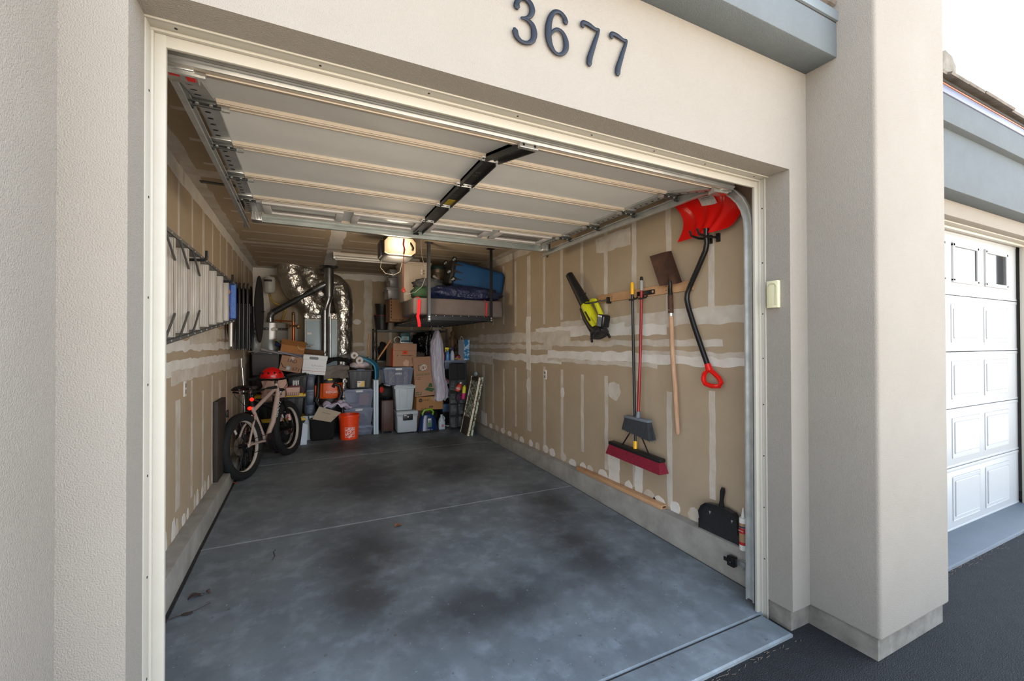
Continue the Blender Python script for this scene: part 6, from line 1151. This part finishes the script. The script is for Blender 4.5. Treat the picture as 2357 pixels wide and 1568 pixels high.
def bicycle(label, loc, heading, lean, frame_m, rim_m, R_, wb, sc, full=True, turn=0.):
    t = thing('bicycle', label, 'bicycle', loc, (lean, 0, heading)); s = sc
    rh, fh, bb, sc_, ht, hb = Vector((0, 0, R_)), Vector((wb, 0, R_)), Vector((.46*s, 0, .305*s)), Vector((.265*s, 0, .705*s)), Vector((.83*s, 0, .935*s)), Vector((.87*s, 0, .79*s))
    wheel(t, rh, R_, .041*s+.004, rim_m, True, full); wheel(t, fh, R_, .041*s+.004, rim_m, False, full, turn)
    m = MB()
    m.tube([sc_+Vector((0, 0, -.01)), ht+Vector((.0, 0, -.02))], [.021*s, .026*s], 12); m.tube([hb+Vector((-.01, 0, .05)), Vector((.67*s, 0, .50*s)), bb], [.031*s, .031*s, .026*s], 12); m.tube([sc_+Vector((-.015, 0, .04)), bb], .019*s, 12)
    m.tube([hb+Vector((.0, 0, -.03)), ht+Vector((0, 0, .03))], .025*s, 14)
    for y in (-1, 1):
        m.tube([sc_+Vector((0, y*.02, -.06)), Vector((.13*s, y*.055, .53*s)), rh+Vector((0, y*.07, 0))], [.012*s, .011*s, .011*s], 10); m.tube([bb+Vector((0, y*.03, 0)), Vector((.28*s, y*.058, R_*.95)), rh+Vector((0, y*.07, 0))], [.014*s, .013*s, .012*s], 10)
        m.box(-.02, y*.07-.006, R_-.02, .02, y*.07+.006, R_+.02, 0, .005)
    if full:
        T_ = Matrix.Translation((.765*s, -.032*s, .645*s)) @ Matrix.Rotation(PI/2, 4, 'X') @ Matrix.Rotation(math.atan2(.29, .20), 4, 'Z'); m.text('GIANT', .082, T_, 1, .001)
    m.build('frame', [frame_m, MATS['white_print']], t)
    m = MB(); e = fh-hb
    for y in (-1, 1): m.tube([hb+Vector((.0, y*.055, -.05)), hb+e*.45+Vector((0, y*.058, 0))], .017*s, 12, 0); m.tube([hb+e*.42+Vector((0, y*.058, 0)), fh+Vector((0, y*.058, 0))], .021*s, 12, 0); m.rod(hb+e*.55+Vector((.0, y*.058-.0225*y*0, 0)), hb+e*.75+Vector((0, y*.058, 0)), .0216*s, n=12, k=1)
    m.box(hb.x-.03, -.075, hb.z-.06, hb.x+.03, .075, hb.z-.02, 0, .012); m.build('fork', [blk_f, mat('red_white_decal', (190, 70, 66), .5, var=1, vs=60, c2=(220, 210, 206), thr=(.45, .55))], t)
    m = MB(); m.tube([ht+Vector((0, 0, .01)), ht+Vector((.0, 0, .05)), ht+Vector((.05, 0, .075))], .018, 10); w = .36*s
    bar = [ht+Vector((.03, y*w, .09+.02*abs(y))) if abs(y) > .3 else ht+Vector((.05, y*w, .075)) for y in (-1, -.6, -.2, 0, .2, .6, 1)]; m.tube(bar, .0125, 10); hbar = m.build('handlebar', blk_f, t)
    for y in (-1, 1):
        m = MB(); m.rod(ht+Vector((.03, y*w*.68, .105)), ht+Vector((.028, y*w*1.04, .112)), .0185, n=12); m.build('grip', tyre, hbar); m = MB(); m.tube([ht+Vector((.05, y*w*.62, .10)), ht+Vector((.10, y*w*.7, .10)), ht+Vector((.11, y*w*.98, .095))], .006, 6); m.build('brake_lever', chrome if y > 0 else blk_f, hbar)
    m = MB(); m.tube([ht+Vector((.05, -.2*s, .09)), ht+Vector((.17, -.12*s, .07)), ht+Vector((.14, -.03, -.05)), ht+Vector((.02, .0, -.18))], .0035, 6); m.tube([ht+Vector((.05, .2*s, .09)), ht+Vector((.19, .1*s, .08)), ht+Vector((.15, .03, -.06)), ht+Vector((.05, .02, -.2))], .0035, 6); m.build('cables', blk, t)
    m = MB(); m.rod(sc_, sc_+Vector((-.03*s, 0, .20*s)), .0145, n=12); post = m.build('seat_post', blk_f, t)
    S = sc_+Vector((-.03*s, 0, .26*s)); m = MB()
    m.grid(lambda u, v: S + Vector((.15*s-.30*s*u, (v-.5)*(.035+.20*u**1.6)*s, .012+.03*u**2-.10*(abs(v-.5)*2)**3*.35)), 16, 12, 0, .02); m.build('saddle', mat('black_vinyl', (16, 16, 17), .4), t, 60)
    m = MB()
    for y in (-1, 1):
        m.tube([S+Vector((-.09*s+.014*math.cos(a*.9), y*.06+.014*math.sin(a*.9), -.055+.055*a/26)) for a in range(27)], .0028, 5); m.tube([S+Vector((.12*s, y*.01, .0)), S+Vector((.0, y*.03, -.03)), S+Vector((-.09*s, y*.055, -.055))], .004, 6)
    m.build('saddle_springs', chrome, t)
    if full:
        for dz, dx, dy in ((.13, -.03, -.02), (.03, -.035, .01)):
            m = MB(); m.T = Matrix.Translation(sc_+Vector((dx, dy, dz))) @ Matrix.Rotation(-PI/2, 4, 'Y'); m.lathe([(.019, 0), (.022, .01), (.018, .024), (.006, .03)], 14); m.build('tail_light', lite, t)
    m = MB(); m.lathe([(.02, -.06), (.085*s, -.062), (.09*s, -.058), (.085*s, -.054), (.02, -.056)], 30, 0, Matrix.Translation(bb) @ Matrix.Rotation(PI/2, 4, 'X') @ Matrix.Rotation(PI, 4, 'X')); m.rod(bb+Vector((0, -.08, 0)), bb+Vector((0, .08, 0)), .014, n=10)
    m.tube([bb+Vector((0, -.075, 0)), bb+Vector((.06, -.085, -.145*s))], .011, 8); m.tube([bb+Vector((0, .075, 0)), bb+Vector((-.06, .085, .145*s))], .011, 8)
    m.box(bb.x+.02, -.16, bb.z-.165*s, bb.x+.10, -.085, bb.z-.145*s, 0, .004); m.box(bb.x-.10, .085, bb.z+.125*s, bb.x-.02, .16, bb.z+.145*s, 0, .004); m.build('crankset', blk_f, t)
    m = MB(); P_ = [rh+Vector((0, -.055, .05)), bb+Vector((0, -.06, .088*s))]; m.tube([rh+Vector((.02, -.053, .05)), bb+Vector((0, -.06, .085*s))], .004, 5); m.tube([rh+Vector((.03, -.053, -.10)), bb+Vector((0, -.06, -.085*s))], .004, 5)
    m.box(-.01, -.08, R_-.15, .03, -.05, R_-.06, 0, .008); m.box(-.02, -.085, R_-.07, .05, -.05, R_-.02, 0, .008); m.build('chain_and_derailleur', spoke_m, t)
    return t
bicycle('tan framed mountain bike with red tail lights leaning by left wall', (-.238, 3.965, fz(3.96)), math.radians(67), -.095, tan_f, rimm, .36, 1.04, 1.02)
bicycle('smaller black bike parked behind the tan bike, against left wall', (.115, 5.19, fz(5.19)), math.radians(67-180), .10, blk_f, rimm, .30, .88, .86, False, .2)
# on and around the bars
r = thing('bike_helmet', 'bright red bike helmet resting on the tan bag at handlebars', 'helmet', (-.075, 5.20, 1.09))
m = MB(); m.grid(lambda u, v: ((.145+.01*math.cos(2*PI*u))*math.cos(2*PI*u)*math.sin(v*PI/2*1.08), .105*math.sin(2*PI*u)*math.sin(v*PI/2*1.08), .125*math.cos(v*PI/2*1.08)*(1+.05*math.cos(8*PI*u))), 36, 12); m.build('shell', mat('gloss_red', (222, 22, 24), .25), r, 60)
for a in (3.4, 3.9, 4.5, 5.1, 5.7):
    m = MB(); m.T = Matrix.Translation((.128*math.cos(a), .092*math.sin(a), .055)) @ Matrix.Rotation(a, 4, 'Z') @ Matrix.Rotation(.5, 4, 'Y'); m.blob((0, 0, 0), (.012, .014, .024), 0, 1, 10); m.build('vent', dark, r)
m = MB(); m.tube([(-.12, .02, .0), (-.07, .0, -.08), (-.05, .0, -.09), (.02, .03, 0)], .005, 6); m.build('chin_strap', blk, r)
tanc = mat('tan_canvas', (204, 168, 152), .85, var=.4, vs=6, c2=(156, 118, 104), bump=.4, bs=14, bd=.02)
m = MB(); m.blob((0, 0, 0), (.155, .075, .19), .20, 2.5, 30, 0, 11, .75); solo('canvas_bag', 'crumpled tan canvas bag hanging behind the tan bike handlebar', 'bag', m, tanc, (-.035, 5.20, .915), (0, .15, 0), ang=80)
r = thing('handlebar_basket', 'small pinkish tan wicker basket hung right of the tan bag', 'basket', (.19, 5.20, .82))
m = MB(); m.box(-.085, -.06, 0, .095, .06, .115, 0, .01, 2, .12); m.build('body', tanc, r)
m = MB(); 
for q in range(7): m.rod((-.07+.024*q, -.064, .0), (-.07+.024*q, -.066, .05), .003, n=5)
m.build('weave', mat('weave_brown', (120, 84, 72), .8), r)
m = MB(); m.tube([(-.09, -.05, .11), (-.02, -.09, .14), (.08, -.09, .14), (.13, -.07, .10), (.14, -.06, .0)], .004, 6); m.build('strap', mat('crimson_cord', (150, 40, 60), .5), r)
for x, y, h, l in ((-.335, 4.98, 1.235, 'taller chrome tube standing upright by left wall behind bike saddle'), (-.375, 5.02, 1.225, 'grey tube standing upright at left wall next to chrome tube')):
    m = MB(); m.rod((0, 0, 0), (0, 0, h-fz(y)), .013, n=12); solo('metal_tube', l, 'tube', m, chrome if x > -.36 else MATS['brushed_silver'], (x, y, .2 if x < -.346 else fz(y)), (-.02, -.05, 0)) if x > -.36 else solo('metal_tube', l, 'tube', m, MATS['brushed_silver'], (x, y, .2), (-.02, -.03, 0))
# ================================================================== outside
num = mat('dark_blue_enamel', (20, 26, 38), .45, spec=.3)
H_ = .184
def digit(label, x0, strokes):
    r = thing('house_number', label, 'house number', (x0+.05, -.124, 2.691))
    m = MB(Matrix.Translation((-.05, 0, 0)))
    for st in strokes:
        P = [Vector((a*H_, -.009, b*H_)) for a, b, _ in st]; R_ = [w*H_*1.22 for _, _, w in st]; Q = []; S = []
        for i in range(len(P)-1):
            p0, p1, p2, p3 = P[max(0, i-1)], P[i], P[i+1], P[min(len(P)-1, i+2)]
            for k in range(6):
                u = k/6; Q.append(.5*((2*p1)+(p2-p0)*u+(2*p0-5*p1+4*p2-p3)*u*u+(3*p1-p0-3*p2+p3)*u**3)); S.append(R_[i]+(R_[i+1]-R_[i])*u)
        Q.append(P[-1]); S.append(R_[-1])
        Q = [Q[0]-(Q[1]-Q[0]).normalized()*S[0]*.8]+Q+[Q[-1]+(Q[-1]-Q[-2]).normalized()*S[-1]*.8]; S = [S[0]*.45]+S+[S[-1]*.45]
        m.tube(Q, S, 14, 0, True, False, (.5, (0, 1, 0)))
    m.build('numeral', num, r, 60); return r
D3 = [[(.09, .74, .062), (.10, .83, .05), (.19, .94, .036), (.30, .965, .036), (.41, .91, .05), (.455, .78, .058), (.41, .65, .045), (.31, .57, .028), (.20, .535, .022)], [(.20, .535, .022), (.33, .54, .03), (.46, .46, .05), (.50, .30, .062), (.46, .14, .05), (.34, .05, .036), (.20, .04, .036), (.09, .11, .05), (.05, .22, .058)]]
D6 = [[(.50, .80, .056), (.47, .89, .046), (.36, .965, .036), (.22, .93, .04), (.12, .79, .052), (.065, .58, .064), (.06, .36, .066), (.11, .18, .054), (.21, .06, .036), (.32, .035, .03), (.43, .09, .04), (.505, .22, .056), (.505, .38, .056), (.44, .52, .04), (.33, .58, .03), (.22, .54, .03), (.12, .42, .03)]]
D7 = [[(.06, .865, .045), (.05, .925, .04), (.12, .955, .042), (.25, .94, .044), (.40, .90, .034), (.50, .915, .03)], [(.505, .915, .028), (.46, .78, .038), (.39, .60, .046), (.32, .40, .052), (.25, .2, .06), (.235, .06, .058)]]
digit('dark blue house numeral 3, first on the wall over the garage', 1.083, D3); digit('dark blue house numeral 6, second on the wall over the garage', 1.228, D6)
digit('dark blue house numeral 7 beside the 6 over the garage', 1.392, D7); digit('dark blue last house numeral 7, rightmost over the garage', 1.541, D7)
r = thing('door_keypad', 'beige garage door keypad on right side of the opening', 'keypad', (2.79, -.036, 1.74))
kb = mat('aged_cream_plastic', (196, 194, 164), .5); m = MB(); m.box(-.026, -.034, 0, 0, .033, .155, 0, .004); m.build('cover', kb, r)
m = MB()
for q in range(3):
    w = .027-.005*q; m.tube([(-.0265, -w, .015), (-.0265, -w, .115+.005*q), (-.0265, -w*.7, .135), (-.0265, 0, .143-.005*q), (-.0265, w*.7, .135), (-.0265, w, .115+.005*q), (-.0265, w, .015)], .0011, 5)
m.build('raised_arcs', mat('cream_shadow_line', (168, 166, 136), .5), r)
# neighbour's closed sectional door
wd = mat('white_door_paint', (166, 168, 169), .45)
r = thing('garage_door', 'closed white panelled garage door of the neighbouring bay at right', 'garage door', (5.36, .07, -.045))
BZ = [-.035, .49, .985, 1.465, 1.945, 2.50]
for i in range(5):
    m = loc_mb(r); z0, z1 = BZ[i], BZ[i+1]-.006
    m.box(4.02, .055, z0, 6.70, .10, z1, 0, .004); m.box(4.02, .052, z1-.03, 6.70, .06, z1, 0, .004); m.box(4.02, .052, z0, 6.70, .06, z0+.02, 0, .003)
    if i < 4:
        for q in range(4):
            cx = 6.19-.655*q; m.box(cx-.27, .050, z0+.075, cx+.27, .058, z1-.075, 0, .008, 1); m.box(cx-.235, .043, z0+.11, cx+.235, .055, z1-.11, 0, .010, 1)
    sec = m.build('door_section', wd, r)
    if i == 4:
        for q in range(4):
            cx = 6.20-.655*q; m = loc_mb(r)
            for x0, x1, za, zb_ in ((cx-.255, cx-.22, 2.06, 2.385), (cx+.22, cx+.255, 2.06, 2.385), (cx-.255, cx+.255, 2.05, 2.085), (cx-.255, cx+.255, 2.357, 2.392)): m.box(x0, .040, za, x1, .062, zb_, 0, .005)
            w = m.build('window_frame', wd, r); m = loc_mb(r); m.box(cx-.225, .050, 2.08, cx+.225, .056, 2.36); m.build('pane', mat('dark_reflecting_glass', (18, 24, 30), .06, spec=.3), w)
m = loc_mb(r); m.tube([(4.02, .06, -.05), (6.70, .06, -.05)], .022, 8); m.build('bottom_seal', rubber, r)
m = MB(); m.box(6.685, -.004, -.04, 6.80, .03, 2.56, 0, .003); m.box(6.79, -.06, -.03, 6.802, 0, 2.49, 0, .002); m.box(4.0, -.004, 2.47, 6.80, .03, 2.56, 0, .003); m.box(4.0, -.06, 2.488, 6.8, 0, 2.50, 0, .002); m.box(6.735, -.05, -.03, 6.75, 0, 2.48, 0, .003)
for z in (.2, .7, 1.2, 1.7, 1.95, 2.2, 2.4): m.rod((6.7905, -.035, z), (6.7885, -.035, z), .006, k=1)
struct('trim_7', m, [vinyl, dark])
m = MB(); m.box(3.69, -.205, -.3, 6.82, .15, -.03, 0, .008); struct('floor_neighbour', m, mat('neighbour_concrete', (92, 100, 107), .6, var=.8, vs=6, c2=(100, 108, 116), bump=.15, bs=50))
r = thing('ridge_cap', 'weathered white mortared ridge tile at the roof edge beside the pier', 'roof tile', (4.20, -.28, 3.29))
m = MB(); P = [(-.10, 0), (.05, .0), (.115, .06), (.12, .12), (.07, .165), (-.04, .175), (-.12, .12)]; m.prism(P, .36, 0, Matrix.Translation((0, .34, .0)) @ Matrix.Rotation(PI/2, 4, 'X'))
for i, v in enumerate(m.v): m.v[i] = v + noise.noise_vector(v*9)*.012
m.build('tile', mat('lichened_white_tile', (122, 119, 111), .9, var=1, vs=12, c2=(88, 84, 76), bump=.5, bs=40), r)
# leaf litter
def leaf(label, loc, s, c, rot):
    m = MB(); m.grid(lambda u, v: ((u-.5)*s, (v-.5)*s*.5*math.sin(PI*(.06+.88*u))*1.2, .012*math.sin(u*5)+.02*(v-.5)**2+.004), 8, 5, 0, .0012); solo('dry_leaf', label, 'leaf', m, c, loc, rot)
lf = mat('brown_leaf', (120, 78, 56), .8, var=.5, vs=40, c2=(84, 54, 40)); lfd = mat('dark_leaf', (58, 46, 42), .8)
leaf('curled brown leaf alone in the middle of the floor', (1.065, 2.04, fz(2.04)), .075, lf, (.2, -.2, .3)); leaf('dark dry leaf on floor near the left curb', (-.225, 1.59, fz(1.59)), .085, lfd, (0, -.1, .5))
leaf('small dark leaf fragment beside the dark dry leaf', (-.165, 1.60, fz(1.60)), .035, lfd, (0, 0, -.6)); leaf('orange-brown leaf on the curb base by bike rear wheel', (-.315, 3.80, fz(3.8)), .08, mat('orange_brown_leaf', (140, 78, 46), .8), (.3, .5, 1.2))
m = MB(); m.tube([(-.09, -.02, .004), (-.03, 0, .006), (.04, .02, .006), (.10, .07, .005)], [.003, .0035, .002, .0015], 6); m.blob((0, .0, .007), (.03, .014, .006), .2, 3, 10); solo('twig', 'dry twig with leaf lying on the floor near the opening', 'twig', m, lfd, (-.235, 1.41, fz(1.41)))
m = MB(); m.tube([(0, -.09, .003), (.012, -.03, .003), (-.002, .04, .003), (.01, .07, .003)], .002, 5); solo('twig', 'thin bent twig on the floor left of the middle', 'twig', m, lfd, (.16, 1.95, fz(1.95)))
rn = random.Random(21); m = MB()
for i in range(150):
    x = rn.uniform(3.75, 6.7); y = -.21+rn.gauss(-.012, .016); a = rn.uniform(-.5, .5); l = rn.uniform(.01, .035); m.rod((x, y, -.054+rn.random()*.01), (x+l*math.cos(a), y+l*math.sin(a), -.052+rn.random()*.012), .0009, n=4)
for i in range(30):
    x = rn.uniform(2.0, 2.8); y = -.155+rn.gauss(-.01, .01); a = rn.uniform(-.5, .5); l = rn.uniform(.01, .03); m.rod((x, y, -.056), (x+l*math.cos(a), y+l*math.sin(a), -.055), .0012, n=4)
o = m.build('pine_needles', mat('dry_needles', (104, 90, 76), .9)); tag(o, 'dry pine needles gathered along the slab edges on the asphalt', 'pine needles', None, 'stuff')
